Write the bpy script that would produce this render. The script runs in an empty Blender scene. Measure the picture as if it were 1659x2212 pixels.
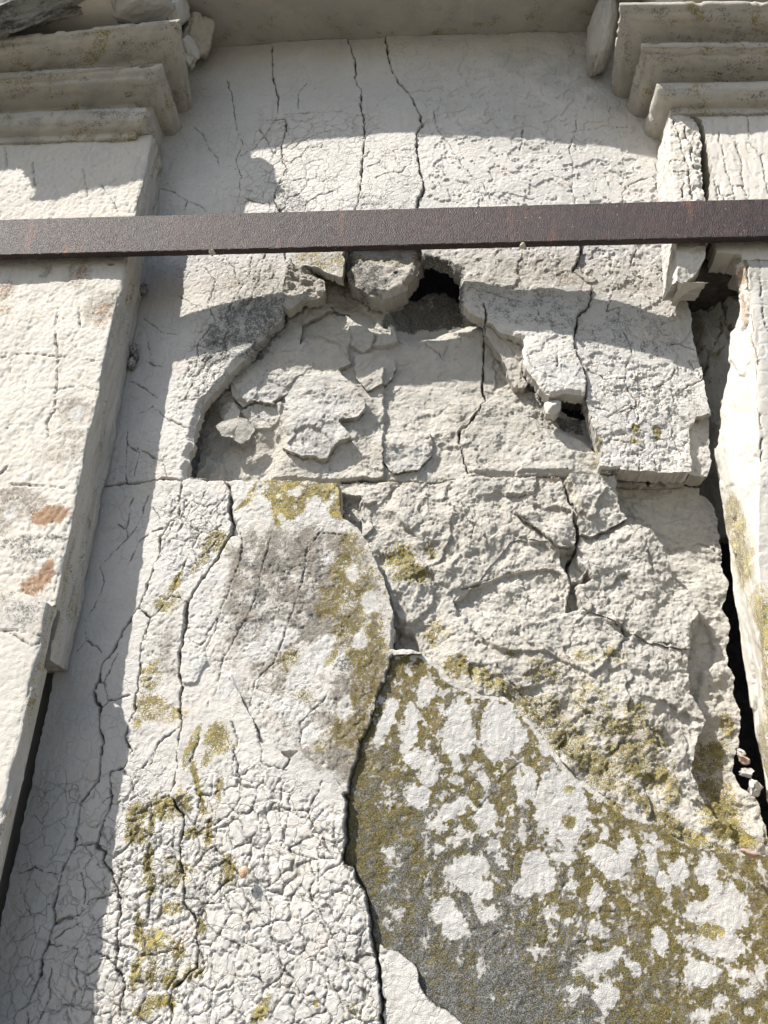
import bpy, math, random
import numpy as np
from mathutils import Matrix, Vector

# ------------------------------------------------------------------ camera, sky, sun, exposure
scn = bpy.context.scene
F_PX = 1720.0                                   # focal length for a 1659 x 2212 picture
def _n(a): return a / np.linalg.norm(a)
UPC = _n(np.array([120.5, -3457.0, F_PX]))      # world axes seen in camera axes (x right, y down, z forward)
RTC = np.array([27030.0, -70.0, -1720.0]); RTC = _n(RTC - UPC * (RTC @ UPC))
INC = np.cross(UPC, RTC)
EYE = np.array([0.0, -1.52, 1.6])

cam_data = bpy.data.cameras.new("camera")
cam_data.sensor_fit = 'VERTICAL'; cam_data.sensor_height = 36.0
cam_data.lens = 36.0 * F_PX / 2212.0
cam_data.clip_start = 0.02; cam_data.clip_end = 3000.0
cam = bpy.data.objects.new("camera", cam_data)
scn.collection.objects.link(cam)
_M = np.array([RTC, INC, UPC])                  # rows: world axes; columns: camera x, y(down), z(forward)
cx, cy, cz = _M[:, 0], -_M[:, 1], -_M[:, 2]
cam.matrix_world = Matrix(((cx[0], cy[0], cz[0], EYE[0]), (cx[1], cy[1], cz[1], EYE[1]),
                           (cx[2], cy[2], cz[2], EYE[2]), (0, 0, 0, 1)))
scn.camera = cam

LIGHT = _n(np.array([1.13, 1.0, -1.56]))        # the way the sunlight travels
SUN_EL = math.asin(-LIGHT[2])
world = bpy.data.worlds.new("World"); scn.world = world; world.use_nodes = True
wn = world.node_tree; wn.nodes.clear()
sky = wn.nodes.new('ShaderNodeTexSky'); sky.sky_type = 'NISHITA'; sky.sun_disc = False
sky.sun_elevation = SUN_EL
sky.sun_rotation = math.atan2(-LIGHT[0], -LIGHT[1])
sky.air_density = 1.0; sky.dust_density = 1.6; sky.ozone_density = 1.0
bg = wn.nodes.new('ShaderNodeBackground'); bg.inputs[1].default_value = 0.092
wo = wn.nodes.new('ShaderNodeOutputWorld')
wn.links.new(sky.outputs[0], bg.inputs[0]); wn.links.new(bg.outputs[0], wo.inputs[0])
sd = bpy.data.lights.new("sun", 'SUN'); sd.energy = 4.8; sd.angle = math.radians(0.53); sd.color = (1.0, 0.965, 0.905)
sun = bpy.data.objects.new("sun", sd); scn.collection.objects.link(sun)
sun.rotation_euler = Vector(LIGHT).to_track_quat('-Z', 'Y').to_euler(); sun.location = (-4, -4, 8)
scn.view_settings.view_transform = 'Standard'; scn.view_settings.look = 'None'
scn.view_settings.exposure = 0.90; scn.view_settings.gamma = 1.0
scn.view_settings.use_curve_mapping = False
scn.render.resolution_x = 768; scn.render.resolution_y = 1024

# ------------------------------------------------------------------ noise in numpy
f32 = np.float32
def hsh(ix, iy, seed):
    h = (ix.astype(np.int64) * 374761393 + iy.astype(np.int64) * 668265263 + seed * 2147483647 + 1013904223) & 0xFFFFFFFF
    h = ((h ^ (h >> 13)) * 1274126177) & 0xFFFFFFFF
    h = ((h ^ (h >> 16)) * 2246822519) & 0xFFFFFFFF
    h = h ^ (h >> 15)
    return (h & 0xFFFFFF).astype(f32) / f32(0x1000000)
def noise(x, y, seed=0):
    xi = np.floor(x); yi = np.floor(y); fx = (x - xi).astype(f32); fy = (y - yi).astype(f32)
    xi = xi.astype(np.int64); yi = yi.astype(np.int64)
    def g(dx, dy):
        a = hsh(xi + dx, yi + dy, seed) * f32(6.2831853)
        return np.cos(a) * (fx - dx) + np.sin(a) * (fy - dy)
    u = fx * fx * fx * (fx * (fx * 6 - 15) + 10); v = fy * fy * fy * (fy * (fy * 6 - 15) + 10)
    a = g(0, 0); b = g(1, 0); c = g(0, 1); d = g(1, 1)
    return ((a + (b - a) * u) * (1 - v) + (c + (d - c) * u) * v) * f32(1.5)
def fbm(x, y, scale, octv=4, seed=0, gain=0.5, aniso=1.0):
    s = np.zeros(x.shape, f32); amp = 1.0; fr = 1.0 / scale
    for k in range(octv):
        s += f32(amp) * noise(x * fr + 7.3 * k, y * fr * aniso + 3.1 * k, seed + k * 17)
        amp *= gain; fr *= 2.03
    return s
def worley(x, y, scale, seed=0, jit=1.0, planes=False):
    x = x / scale; y = y / scale
    xi = np.floor(x).astype(np.int64); yi = np.floor(y).astype(np.int64)
    F1 = np.full(x.shape, 9.0, f32); F2 = F1.copy(); ID = np.zeros(x.shape, f32)
    SX = np.zeros(x.shape, f32); SY = SX.copy()
    for dx in (-1, 0, 1):
        for dy in (-1, 0, 1):
            a = hsh(xi + dx, yi + dy, seed); b = hsh(xi + dx, yi + dy, seed + 91)
            px = (xi + dx + 0.5 + (a - 0.5) * jit - x).astype(f32); py = (yi + dy + 0.5 + (b - 0.5) * jit - y).astype(f32)
            d = np.sqrt(px * px + py * py)
            c = d < F1
            F2 = np.where(c, F1, np.minimum(F2, d)); F1 = np.where(c, d, F1)
            ID = np.where(c, hsh(xi + dx, yi + dy, seed + 5), ID)
            SX = np.where(c, -px, SX); SY = np.where(c, -py, SY)
    return F1, F2, ID, SX, SY
def facets(x, y, scale, seed, tilt=1.0):
    wx = x + fbm(x, y, scale * 1.2, 3, seed + 50) * scale * 0.5
    wy = y + fbm(x, y, scale * 1.2, 3, seed + 60) * scale * 0.5
    F1, F2, ID, SX, SY = worley(wx, wy, scale, seed)
    a = ID * 6.2831853 * 5
    return ((np.cos(a) * SX + np.sin(a) * SY) * tilt + (ID * 7 % 1 - 0.5)).astype(f32)
def sst(a, b, x):
    t = np.clip((x - a) / (b - a), 0, 1); return t * t * (3 - 2 * t)

# ------------------------------------------------------------------ photograph geometry -> points on real surfaces
def un(u, v, y=0.0):
    dx = np.asarray(u, float) - 829.5; dy = np.asarray(v, float) - 1106.0
    w = [dx * _M[k, 0] + dy * _M[k, 1] + F_PX * _M[k, 2] for k in range(3)]
    t = (y - EYE[1]) / w[1]
    return EYE[0] + w[0] * t, EYE[1] + w[1] * t, EYE[2] + w[2] * t
def T(n, pts):                                  # points read off an enlarged quarter of the photograph
    ox, oy = {1: (0, 0), 2: (829.5, 0), 3: (0, 497.7), 4: (829.5, 497.7), 5: (0, 1061.8), 6: (829.5, 1061.8),
              7: (0, 1614.6), 8: (829.5, 1614.6)}[n]
    return [(ox + x / 2.0, oy + y / 2.0) for x, y in pts]
def Z4(pts): return [(564 + .3 * x, 531 + .3 * y) for x, y in pts]
def Z3(pts): return [(1294 + .22 * x, 517.6 + .22 * y) for x, y in pts]
def Z2(pts): return [(1227.6 + .26 * x, .26 * y) for x, y in pts]

def bulge(X, Z):
    b0 = np.interp(Z, [1.2, 1.9, 2.42, 2.75, 3.15, 3.5, 3.95], [.018, .030, .045, .056, .055, .030, .012])
    top = np.interp(Z, [2.95, 3.45], [0.0, 0.030])
    return np.clip(1 - ((X + .075) / .66) ** 2, 0, 1) * b0 + top

class Sheet:
    """A stone surface carried by a (s, z) grid, with cracks, pieces and relief."""
    def __init__(self, s0, s1, z0, z1, d, posf, pxf, warp=0.0030, seed=3):
        self.d = d
        self.s = np.arange(s0, s1, d); self.z = np.arange(z0, z1, d)
        self.S, self.Z = np.meshgrid(self.s, self.z)            # [z, s]
        self.S = self.S.astype(f32); self.Z = self.Z.astype(f32)
        self.ns, self.nz = len(self.s), len(self.z)
        self.posf, self.pxf = posf, pxf
        self.WS = self.S + (fbm(self.S, self.Z, .022, 4, seed, .6) * warp).astype(f32)
        self.WZ = self.Z + (fbm(self.S, self.Z, .022, 4, seed + 9, .6) * warp).astype(f32)
        self.SC = (self.WS[:-1, :-1] + self.WS[1:, 1:]) / 2; self.ZC = (self.WZ[:-1, :-1] + self.WZ[1:, 1:]) / 2
        self.label = np.zeros((self.nz - 1, self.ns - 1), np.int16)
        self.attr = np.zeros((10, self.nz, self.ns), f32)       # moss dark brown rust clean fresh dirt tone
        self.crackh = np.zeros((self.nz, self.ns), f32)
        self.relief = np.zeros((self.nz, self.ns), f32)
        self.wn = np.clip(1.0 + fbm(self.S, self.Z, .035, 3, seed + 40, .7) * 1.1, .35, 2.0).astype(f32)
    def win(self, P, pad):
        i0 = max(int((P[:, 0].min() - pad - self.s[0]) / self.d), 0); i1 = min(int((P[:, 0].max() + pad - self.s[0]) / self.d) + 2, self.ns)
        j0 = max(int((P[:, 1].min() - pad - self.z[0]) / self.d), 0); j1 = min(int((P[:, 1].max() + pad - self.z[0]) / self.d) + 2, self.nz)
        if i1 <= i0 or j1 <= j0: return None
        return (slice(j0, j1), slice(i0, i1))
    def pts(self, px): return np.array(self.pxf(px)).T.astype(float)
    @staticmethod
    def inside(P, X, Y):
        r = np.zeros(X.shape, bool); n = len(P)
        for k in range(n):
            x0, y0 = P[k]; x1, y1 = P[(k + 1) % n]
            if y0 == y1: continue
            c = (y0 > Y) != (y1 > Y)
            r ^= c & (X < (x1 - x0) * (Y - y0) / (y1 - y0) + x0)
        return r
    @staticmethod
    def segd(P, X, Y, closed=False):
        D = np.full(X.shape, 1e3, f32); n = len(P)
        for k in range(n if closed else n - 1):
            a = P[k]; b = P[(k + 1) % n]; ab = b - a; l = max(ab @ ab, 1e-12)
            t = np.clip(((X - a[0]) * ab[0] + (Y - a[1]) * ab[1]) / l, 0, 1)
            D = np.minimum(D, np.hypot(X - a[0] - t * ab[0], Y - a[1] - t * ab[1]))
        return D
    def paint(self, lab, px, param=None):
        P = self.pts(px) if param is None else np.array(param, float)
        w = self.win(P, .01)
        if w is None: return
        a = (slice(w[0].start, min(w[0].stop, self.nz - 1)), slice(w[1].start, min(w[1].stop, self.ns - 1)))
        m = self.inside(P, self.SC[a], self.ZC[a]); self.label[a][m] = lab
    def crack(self, px, width=.0022, depth=.012, dirt=.7, taper=False):
        P = self.pts(px); n = len(P)
        for k in range(n - 1):
            f = 1.0 - (k / max(n - 1, 1)) * .6 if taper else 1.0
            Q = P[k:k + 2]; w = self.win(Q, width * 3 + .006)
            if w is None: continue
            D = self.segd(Q, self.WS[w], self.WZ[w]) / self.wn[w]
            wd = max(width * f * .72, .0011)
            self.crackh[w] = np.minimum(self.crackh[w], -depth * f * (1 - sst(wd * .35, wd * 1.1 + .0003, D)))
            self.attr[6][w] = np.maximum(self.attr[6][w], min(dirt * 1.25, 1) * (1 - sst(wd * .3, wd * 1.25 + .0003, D)))
    def mask(self, px, soft=.002, edge=0.0):
        """soft 0..1 mask of a polygon over the whole grid"""
        P = self.pts(px); w = self.win(P, soft * 2 + .01)
        M = np.zeros((self.nz, self.ns), f32)
        if w is None: return M
        D = self.segd(P, self.WS[w], self.WZ[w], True)
        sd_ = np.where(self.inside(P, self.WS[w], self.WZ[w]), D, -D)
        M[w] = sst(-soft, soft, sd_ - edge); return M
    def step(self, px, dh, soft=.0015, slope=0.0, slope_w=.03):
        """a flake that stands proud (dh > 0) or is lost (dh < 0), thinning inwards when slope is set"""
        P = self.pts(px); w = self.win(P, soft * 2 + .012)
        if w is None: return
        D = self.segd(P, self.WS[w], self.WZ[w], True)
        ins = self.inside(P, self.WS[w], self.WZ[w]); sd_ = np.where(ins, D, -D)
        m = sst(-soft, soft, sd_)
        self.relief[w] += m * (dh + slope * sst(0, slope_w, sd_))
    def blob(self, ch, px, ru, rv, val=1.0, ang=0.0, soft=.35, on=None):
        """an ellipse of stain: centre and radii in picture units"""
        c = self.pts([px])[0]; e = self.pts([(px[0] + 10, px[1])])[0]; k = np.hypot(*(e - c)) / 10
        e2 = self.pts([(px[0], px[1] + 10)])[0]; k2 = np.hypot(*(e2 - c)) / 10
        R = max(ru * k, rv * k2); w = self.win(np.array([c]), R * 1.7)
        if w is None: return
        x = self.WS[w] - c[0]; y = -(self.WZ[w] - c[1]); a = math.radians(ang)
        n = fbm(self.S[w], self.Z[w], .02, 3, 71) * .22
        X = (x * math.cos(a) + y * math.sin(a)) / (ru * k); Y = (-x * math.sin(a) + y * math.cos(a)) / (rv * k2)
        r = np.sqrt(X * X + Y * Y) + n
        m = 1 - sst(1 - soft, 1 + soft, r)
        A = self.attr[ch]
        if on is not None: m = m * on[w]
        A[w] = np.maximum(A[w], m * val) if val > 0 else A[w] * (1 + m * val)
    def stain(self, ch, px, val=1.0, soft=.01, nz=.35, scale=.03):
        M = self.mask(px, soft)
        n = fbm(self.S, self.Z, scale, 3, 33 + ch) if nz else 0
        M = np.clip(M * (1 + n * nz * 2), 0, 1) * (M > 0)
        self.attr[ch] = np.maximum(self.attr[ch], M * abs(val)) if val > 0 else self.attr[ch] * (1 + M * val)
    def idw(self, cps, sig=.07):
        P = self.pts([(c[0], c[1]) for c in cps]); num = np.zeros((self.nz, self.ns), f32); den = num + 1e-9
        for (s, z), c in zip(P, cps):
            g = np.exp(-((self.S - s) ** 2 + (self.Z - z) ** 2) / (2 * sig * sig)) + 1e-7 / (((self.S - s) ** 2 + (self.Z - z) ** 2) + .01)
            num += g * c[2]; den += g
        return (num / den).astype(f32)
    def drop_islands(self):
        """one connected piece per label; stray cells join their neighbour"""
        L = self.label; par = []; runs = []; prev = []
        def find(a):
            while par[a] != a: par[a] = par[par[a]]; a = par[a]
            return a
        for j in range(L.shape[0]):
            row = L[j]; cut = np.concatenate([[0], np.nonzero(np.diff(row))[0] + 1, [len(row)]]); cur = []
            for a, b in zip(cut[:-1], cut[1:]):
                k = len(par); par.append(k); cur.append((int(a), int(b), int(row[a]), k)); runs.append((j, int(a), int(b), int(row[a]), k))
            i = 0
            for (a, b, l, k) in cur:
                while i < len(prev) and prev[i][1] <= a: i += 1
                q = i
                while q < len(prev) and prev[q][0] < b:
                    if prev[q][2] == l:
                        x, y = find(prev[q][3]), find(k)
                        if x != y: par[y] = x
                    q += 1
            prev = cur
        size = {}
        for j, a, b, l, k in runs: rt = find(k); size[rt] = size.get(rt, 0) + b - a
        best = {}
        for j, a, b, l, k in runs:
            rt = find(k)
            if l not in best or size[rt] > size[best[l]]: best[l] = rt
        for j, a, b, l, k in runs:
            rt = find(k)
            if l > 0 and rt != best[l]: L[j, a:b] = L[j, a - 1] if a > 0 else 0
            if l == 0 and size[rt] < 60: L[j, a:b] = L[j, a - 1] if a > 0 else 0
    def smooth_edges(self):
        self.drop_islands(); self.drop_islands()
        L = self.label; nz, ns = self.nz, self.ns
        pad = np.full((nz + 1, ns + 1), -1, np.int16); pad[1:-1, 1:-1] = L
        a, b, c, d = pad[:-1, :-1], pad[:-1, 1:], pad[1:, :-1], pad[1:, 1:]
        bd = ~((a == b) & (b == c) & (c == d)) & (a >= 0) & (b >= 0) & (c >= 0) & (d >= 0)
        # grid edges between verts lie on a boundary when the faces on both sides differ
        S, Z = self.S.copy(), self.Z.copy()
        hE = np.zeros((nz, ns - 1), bool); hE[1:-1] = L[:-1] != L[1:]
        vE = np.zeros((nz - 1, ns), bool); vE[:, 1:-1] = L[:, :-1] != L[:, 1:]
        for it in range(3):
            for A in (S, Z):
                acc = A * 1.0; n = np.ones(A.shape, f32)
                acc[:, :-1] += np.where(hE, A[:, 1:], 0); n[:, :-1] += hE
                acc[:, 1:] += np.where(hE, A[:, :-1], 0); n[:, 1:] += hE
                acc[:-1] += np.where(vE, A[1:], 0); n[:-1] += vE
                acc[1:] += np.where(vE, A[:-1], 0); n[1:] += vE
                A[bd] = (acc / n)[bd]
        self.MS, self.MZ = S, Z
        self.pad = pad
    def build(self, lab, name, mat, parent, H, thick=.06, rows=3, label=None):
        """one mesh: the relief surface of a piece plus its broken sides"""
        L = self.label; jj, ii = np.nonzero(L == lab)
        if len(jj) == 0: return None
        ns = self.ns
        v00 = jj * ns + ii; v10 = v00 + 1; v01 = v00 + ns; v11 = v01 + 1
        faces = np.stack([v00, v10, v11, v01], 1)
        used = np.unique(faces); remap = np.full(self.nz * ns, -1, np.int64); remap[used] = np.arange(len(used))
        Sx = self.MS.ravel()[used]; Zx = self.MZ.ravel()[used]; h = H.ravel()[used]
        P, N = self.posf(Sx, Zx, h)
        F = remap[faces]
        pad = self.pad; J, I = jj + 1, ii + 1
        ed = []
        for cond, a, b in ((pad[J - 1, I] != lab, 0, 1), (pad[J, I + 1] != lab, 1, 2), (pad[J + 1, I] != lab, 2, 3), (pad[J, I - 1] != lab, 3, 0)):
            ed.append(np.stack([F[cond][:, a], F[cond][:, b]], 1))
        ed = np.concatenate(ed)
        ring = np.unique(ed); rm = np.full(len(used), -1, np.int64); rm[ring] = np.arange(len(ring)); nr = len(ring)
        verts = [P]; off = len(used)
        # outward direction of each ring vertex in the sheet, for rough sides
        dS = np.zeros(len(used)); dZ = np.zeros(len(used))
        e = ed; tS = Sx[e[:, 1]] - Sx[e[:, 0]]; tZ = Zx[e[:, 1]] - Zx[e[:, 0]]
        for q in (0, 1):
            np.add.at(dS, e[:, q], tZ); np.add.at(dZ, e[:, q], -tS)
        ln = np.hypot(dS, dZ) + 1e-9; dS /= ln; dZ /= ln
        for k in range(rows + 1):
            t = k / rows
            hh = h[ring] - thick * t
            r = (fbm(Sx[ring] + hh * .7, Zx[ring] + t * .9, .012, 3, 5 + k) * .004 * (0 if k == 0 else 1)).astype(float)
            r = r - .0015 * min(k, 1)
            p, _ = self.posf(Sx[ring] + dS[ring] * r, Zx[ring] + dZ[ring] * r, hh)
            verts.append(p)
        quads = [F]
        for k in range(rows):
            a0 = off + k * nr; a1 = a0 + nr
            A, B = rm[ed[:, 0]], rm[ed[:, 1]]
            quads.append(np.stack([a0 + B, a0 + A, a1 + A, a1 + B], 1))
        V = np.concatenate(verts); Q = np.concatenate(quads)
        me = bpy.data.meshes.new(name)
        me.vertices.add(len(V)); me.vertices.foreach_set('co', V.astype(f32).ravel())
        me.loops.add(len(Q) * 4); me.loops.foreach_set('vertex_index', Q.astype(np.int32).ravel())
        me.polygons.add(len(Q)); me.polygons.foreach_set('loop_start', np.arange(0, len(Q) * 4, 4, dtype=np.int32))
        me.update(calc_edges=True)
        me.polygons.foreach_set('use_smooth', np.ones(len(Q), bool))
        at = self.attr.reshape(10, -1)[:, used]
        full = np.concatenate([at] + [at[:, ring] * np.array([.25, .8, .2, .2, .3, 1, 0, 1, 0, 1])[:, None]] * (rows + 1), 1)
        full[5, len(used):] = np.maximum(full[5, len(used):], .75)
        for nm, ch in (('stain_a', (0, 1, 2, 3)), ('stain_b', (4, 5, 6, 7)), ('craze', (8, 9, 8, 8))):
            ca = me.color_attributes.new(nm, 'FLOAT_COLOR', 'POINT')
            ca.data.foreach_set('color', np.ascontiguousarray(full[list(ch)].T).astype(f32).ravel())
        me.materials.append(mat)
        return link(name, me, parent, label)

# ------------------------------------------------------------------ objects
def link(name, me, parent=None, label=None):
    o = bpy.data.objects.new(name, me); scn.collection.objects.link(o)
    if parent is not None:
        o.parent = parent
        w = parent; off = Vector((0, 0, 0))
        while w is not None: off += w.location; w = w.parent
        o.location = -off
    if label: o['label'] = label
    return o
def thing(name, loc, label, cat, group=None):
    o = bpy.data.objects.new(name, None); scn.collection.objects.link(o); o.location = loc; o.empty_display_size = .1
    o['label'] = label; o['category'] = cat
    if group: o['group'] = group
    return o
def tag(o, label, cat, group=None):
    o['label'] = label; o['category'] = cat
    if group: o['group'] = group
    return o
def mesh_obj(name, V, Fs, mat, parent=None, label=None, smooth=True, stains=None):
    me = bpy.data.meshes.new(name); me.from_pydata([tuple(map(float, v)) for v in V], [], [tuple(map(int, q)) for q in Fs])
    me.update()
    if smooth: me.polygons.foreach_set('use_smooth', np.ones(len(Fs), bool))
    for nm, k in (('stain_a', 0), ('stain_b', 4)):
        ca = me.color_attributes.new(nm, 'FLOAT_COLOR', 'POINT')
        row = np.zeros((len(V), 4), f32) if stains is None else np.asarray(stains, f32)[:, k:k + 4]
        ca.data.foreach_set('color', np.ascontiguousarray(row).ravel())
    me.materials.append(mat)
    return link(name, me, parent, label)

# ------------------------------------------------------------------ materials
def stone_material(name, base=(.575, .55, .51), alt=(.52, .50, .468), grain=1.0, crazed=False):
    m = bpy.data.materials.new(name); m.use_nodes = True; nt = m.node_tree; nt.nodes.clear()
    N = nt.nodes.new; Lk = nt.links.new
    def val(op, a, b=None, c=None, clamp=False):
        n = N('ShaderNodeMath'); n.operation = op; n.use_clamp = clamp
        for k, x in enumerate((a, b, c)):
            if x is None: continue
            if isinstance(x, (int, float)): n.inputs[k].default_value = x
            else: Lk(x, n.inputs[k])
        return n.outputs[0]
    def nz(scale, det=4, rough=.6, dist=0, vec=None):
        n = N('ShaderNodeTexNoise'); n.inputs['Scale'].default_value = scale; n.inputs['Detail'].default_value = det
        n.inputs['Roughness'].default_value = rough; n.inputs['Distortion'].default_value = dist
        Lk(vec or co, n.inputs['Vector']); return n.outputs['Fac']
    def mix(f, a, b):
        n = N('ShaderNodeMix'); n.data_type = 'RGBA'
        if isinstance(f, (int, float)): n.inputs[0].default_value = f
        else: Lk(f, n.inputs[0])
        for k, x in ((6, a), (7, b)):
            if isinstance(x, tuple): n.inputs[k].default_value = (*x, 1)
            else: Lk(x, n.inputs[k])
        return n.outputs[2]
    def ramp(x, lo, hi):
        n = N('ShaderNodeMapRange'); n.interpolation_type = 'SMOOTHSTEP'
        n.inputs[1].default_value = lo; n.inputs[2].default_value = hi; Lk(x, n.inputs[0]); return n.outputs[0]
    geo = N('ShaderNodeNewGeometry'); co = geo.outputs['Position']
    A = N('ShaderNodeAttribute'); A.attribute_name = 'stain_a'; sa = N('ShaderNodeSeparateColor'); Lk(A.outputs['Color'], sa.inputs[0])
    B = N('ShaderNodeAttribute'); B.attribute_name = 'stain_b'; sb = N('ShaderNodeSeparateColor'); Lk(B.outputs['Color'], sb.inputs[0])
    moss, dark, brown, rust = sa.outputs[0], sa.outputs[1], sa.outputs[2], A.outputs['Alpha']
    Cz = N('ShaderNodeAttribute'); Cz.attribute_name = 'craze'; sz = N('ShaderNodeSeparateColor'); Lk(Cz.outputs['Color'], sz.inputs[0]); craze = sz.outputs[0]
    clean, fresh, dirt, tone = sb.outputs[0], sb.outputs[1], sb.outputs[2], B.outputs['Alpha']
    n_big = nz(5, 4, .6); n_mid = nz(38, 5, .65); n_fine = nz(190, 4, .7); n_grit = nz(520, 3, .7)
    jag = val('ADD', val('MULTIPLY', val('SUBTRACT', n_mid, .5), 1.0), val('MULTIPLY', val('SUBTRACT', n_fine, .5), 1.5))
    jag = val('ADD', jag, val('MULTIPLY', val('SUBTRACT', n_grit, .5), 1.6))
    def thr(att, w=.10, j=1.0, off=.5):
        s = val('ADD', att, val('MULTIPLY', jag, j))
        return val('MULTIPLY', ramp(s, off - w, off + w), ramp(att, .02, .15))
    col = mix(ramp(n_big, .38, .62), base, alt)
    col = mix(val('MULTIPLY', ramp(nz(14, 5, .7, .4), .55, .72), .45), col, (.60, .50, .43))        # pinkish cream clouds
    col = mix(val('MULTIPLY', ramp(nz(23, 5, .7), .56, .75), .35), col, (.36, .36, .33))            # faint grey film
    col = mix(val('MULTIPLY', fresh, .75), col, mix(ramp(n_mid, .35, .65), (.40, .375, .325), (.50, .47, .41)))
    col = mix(val('MULTIPLY', tone, .85, clamp=True), col, (.31, .31, .295))
    st_v = N('ShaderNodeMapping'); st_v.inputs['Scale'].default_value = (1, 1, .13); Lk(co, st_v.inputs[0])
    col = mix(val('MULTIPLY', ramp(nz(30, 5, .65, 0, st_v.outputs[0]), .56, .70), .26), col, (.33, .31, .27))   # rain streaks
    col = mix(val('MULTIPLY', ramp(nz(9, 6, .72, .6), .55, .68), .30), col, (.56, .47, .34))                   # warm ochre clouds
    hair = None
    if crazed:                                                    # hairline crazing, finer than the mesh can carry
        wv = N('ShaderNodeVectorMath'); wv.operation = 'ADD'; nv = N('ShaderNodeTexNoise'); nv.inputs['Scale'].default_value = 42; nv.inputs['Detail'].default_value = 2; Lk(co, nv.inputs['Vector'])
        sv = N('ShaderNodeVectorMath'); sv.operation = 'SCALE'; sv.inputs['Scale'].default_value = .034; Lk(nv.outputs['Color'], sv.inputs[0]); Lk(co, wv.inputs[0]); Lk(sv.outputs[0], wv.inputs[1])
        v = N('ShaderNodeTexVoronoi'); v.feature = 'DISTANCE_TO_EDGE'; v.inputs['Scale'].default_value = 27; Lk(wv.outputs[0], v.inputs['Vector'])
        mr_ = N('ShaderNodeMapRange'); mr_.inputs[1].default_value = .010; mr_.inputs[2].default_value = .040; mr_.inputs[3].default_value = 1; mr_.inputs[4].default_value = 0; Lk(v.outputs[0], mr_.inputs[0])
        hair = val('MULTIPLY', val('MULTIPLY', mr_.outputs[0], ramp(n_mid, .40, .56)), craze)
        col = mix(val('MULTIPLY', hair, .42), col, (.20, .185, .16))
    # peppering
    pep = ramp(n_grit, .60, .72)
    col = mix(val('MULTIPLY', pep, .22), col, (.20, .19, .17))
    col = mix(val('MULTIPLY', ramp(nz(260, 2, .5), .36, .30), .35), col, (.66, .63, .58))
    mb = val('ADD', val('MULTIPLY', thr(brown, .20, 1.2), .65), val('MULTIPLY', brown, .35), clamp=True); col = mix(val('MULTIPLY', mb, .92), col, mix(ramp(n_grit, .42, .6), (.115, .092, .068), (.285, .255, .21)))
    md = thr(dark, .16, 1.25)
    col = mix(val('MULTIPLY', md, .93), col, mix(ramp(n_grit, .44, .60), (.05, .05, .045), (.22, .22, .21)))
    mm = thr(moss, .13, 1.6)
    mossc = mix(ramp(n_fine, .40, .62), (.095, .075, .02), (.25, .20, .05))
    mossc = mix(val('MULTIPLY', ramp(nz(26, 5, .7), .48, .62), .75), mossc, mix(ramp(n_fine, .4, .6), (.22, .17, .03), (.46, .37, .09)))
    mossc = mix(val('MULTIPLY', val('MAXIMUM', dark, brown), .95, clamp=True), mossc, mix(ramp(n_grit, .42, .6), (.055, .042, .014), (.21, .17, .06)))
    col = mix(val('MULTIPLY', mm, .93), col, mossc)
    mm_h = mm
    mr = thr(rust, .22, 1.3); col = mix(val('MULTIPLY', mr, .85), col, mix(n_mid, (.15, .08, .04), (.36, .20, .10)))
    mc = thr(clean, .10, .9); col = mix(val('MULTIPLY', mc, .85), col, mix(ramp(n_grit, .36, .52), (.30, .295, .28), (.53, .52, .50)))
    col = mix(val('MULTIPLY', val('MULTIPLY', mc, ramp(nz(330, 3, .75), .55, .66)), .62), col, (.17, .165, .15))
    col = mix(val('MULTIPLY', ramp(dirt, .22, .62), .72), col, (.10, .09, .075))
    bs = N('ShaderNodeBsdfPrincipled'); Lk(col, bs.inputs['Base Color'])
    bs.inputs['Roughness'].default_value = .92; bs.inputs['Specular IOR Level'].default_value = .22
    hgt = val('ADD', val('MULTIPLY', n_fine, .42), val('MULTIPLY', n_grit, .52))
    if hair is not None: hgt = val('SUBTRACT', hgt, val('MULTIPLY', mr_.outputs[0], val('MULTIPLY', craze, .35)))
    if grain > 1.2: hgt = val('ADD', hgt, val('ADD', val('MULTIPLY', nz(60, 5, .78), 1.1), val('MULTIPLY', nz(300, 2, .8), .5)))
    bp = N('ShaderNodeBump'); bp.inputs['Strength'].default_value = 1.0; bp.inputs['Distance'].default_value = .0040 * grain
    Lk(hgt, bp.inputs['Height']); Lk(bp.outputs[0], bs.inputs['Normal'])
    o = N('ShaderNodeOutputMaterial'); Lk(bs.outputs[0], o.inputs[0])
    return m
STONE = stone_material('istrian_limestone', crazed=True)
ROCK = stone_material('broken_limestone', (.51, .48, .43), (.55, .525, .48), 1.35)
PIL = stone_material('pilaster_limestone', (.58, .54, .475), (.54, .51, .46), .8)
CAP = stone_material('moulding_limestone', (.50, .465, .40), (.44, .41, .355), .7)
BLACK = stone_material('crusted_stone', (.40, .38, .34), (.30, .29, .26), 2.2)

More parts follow.
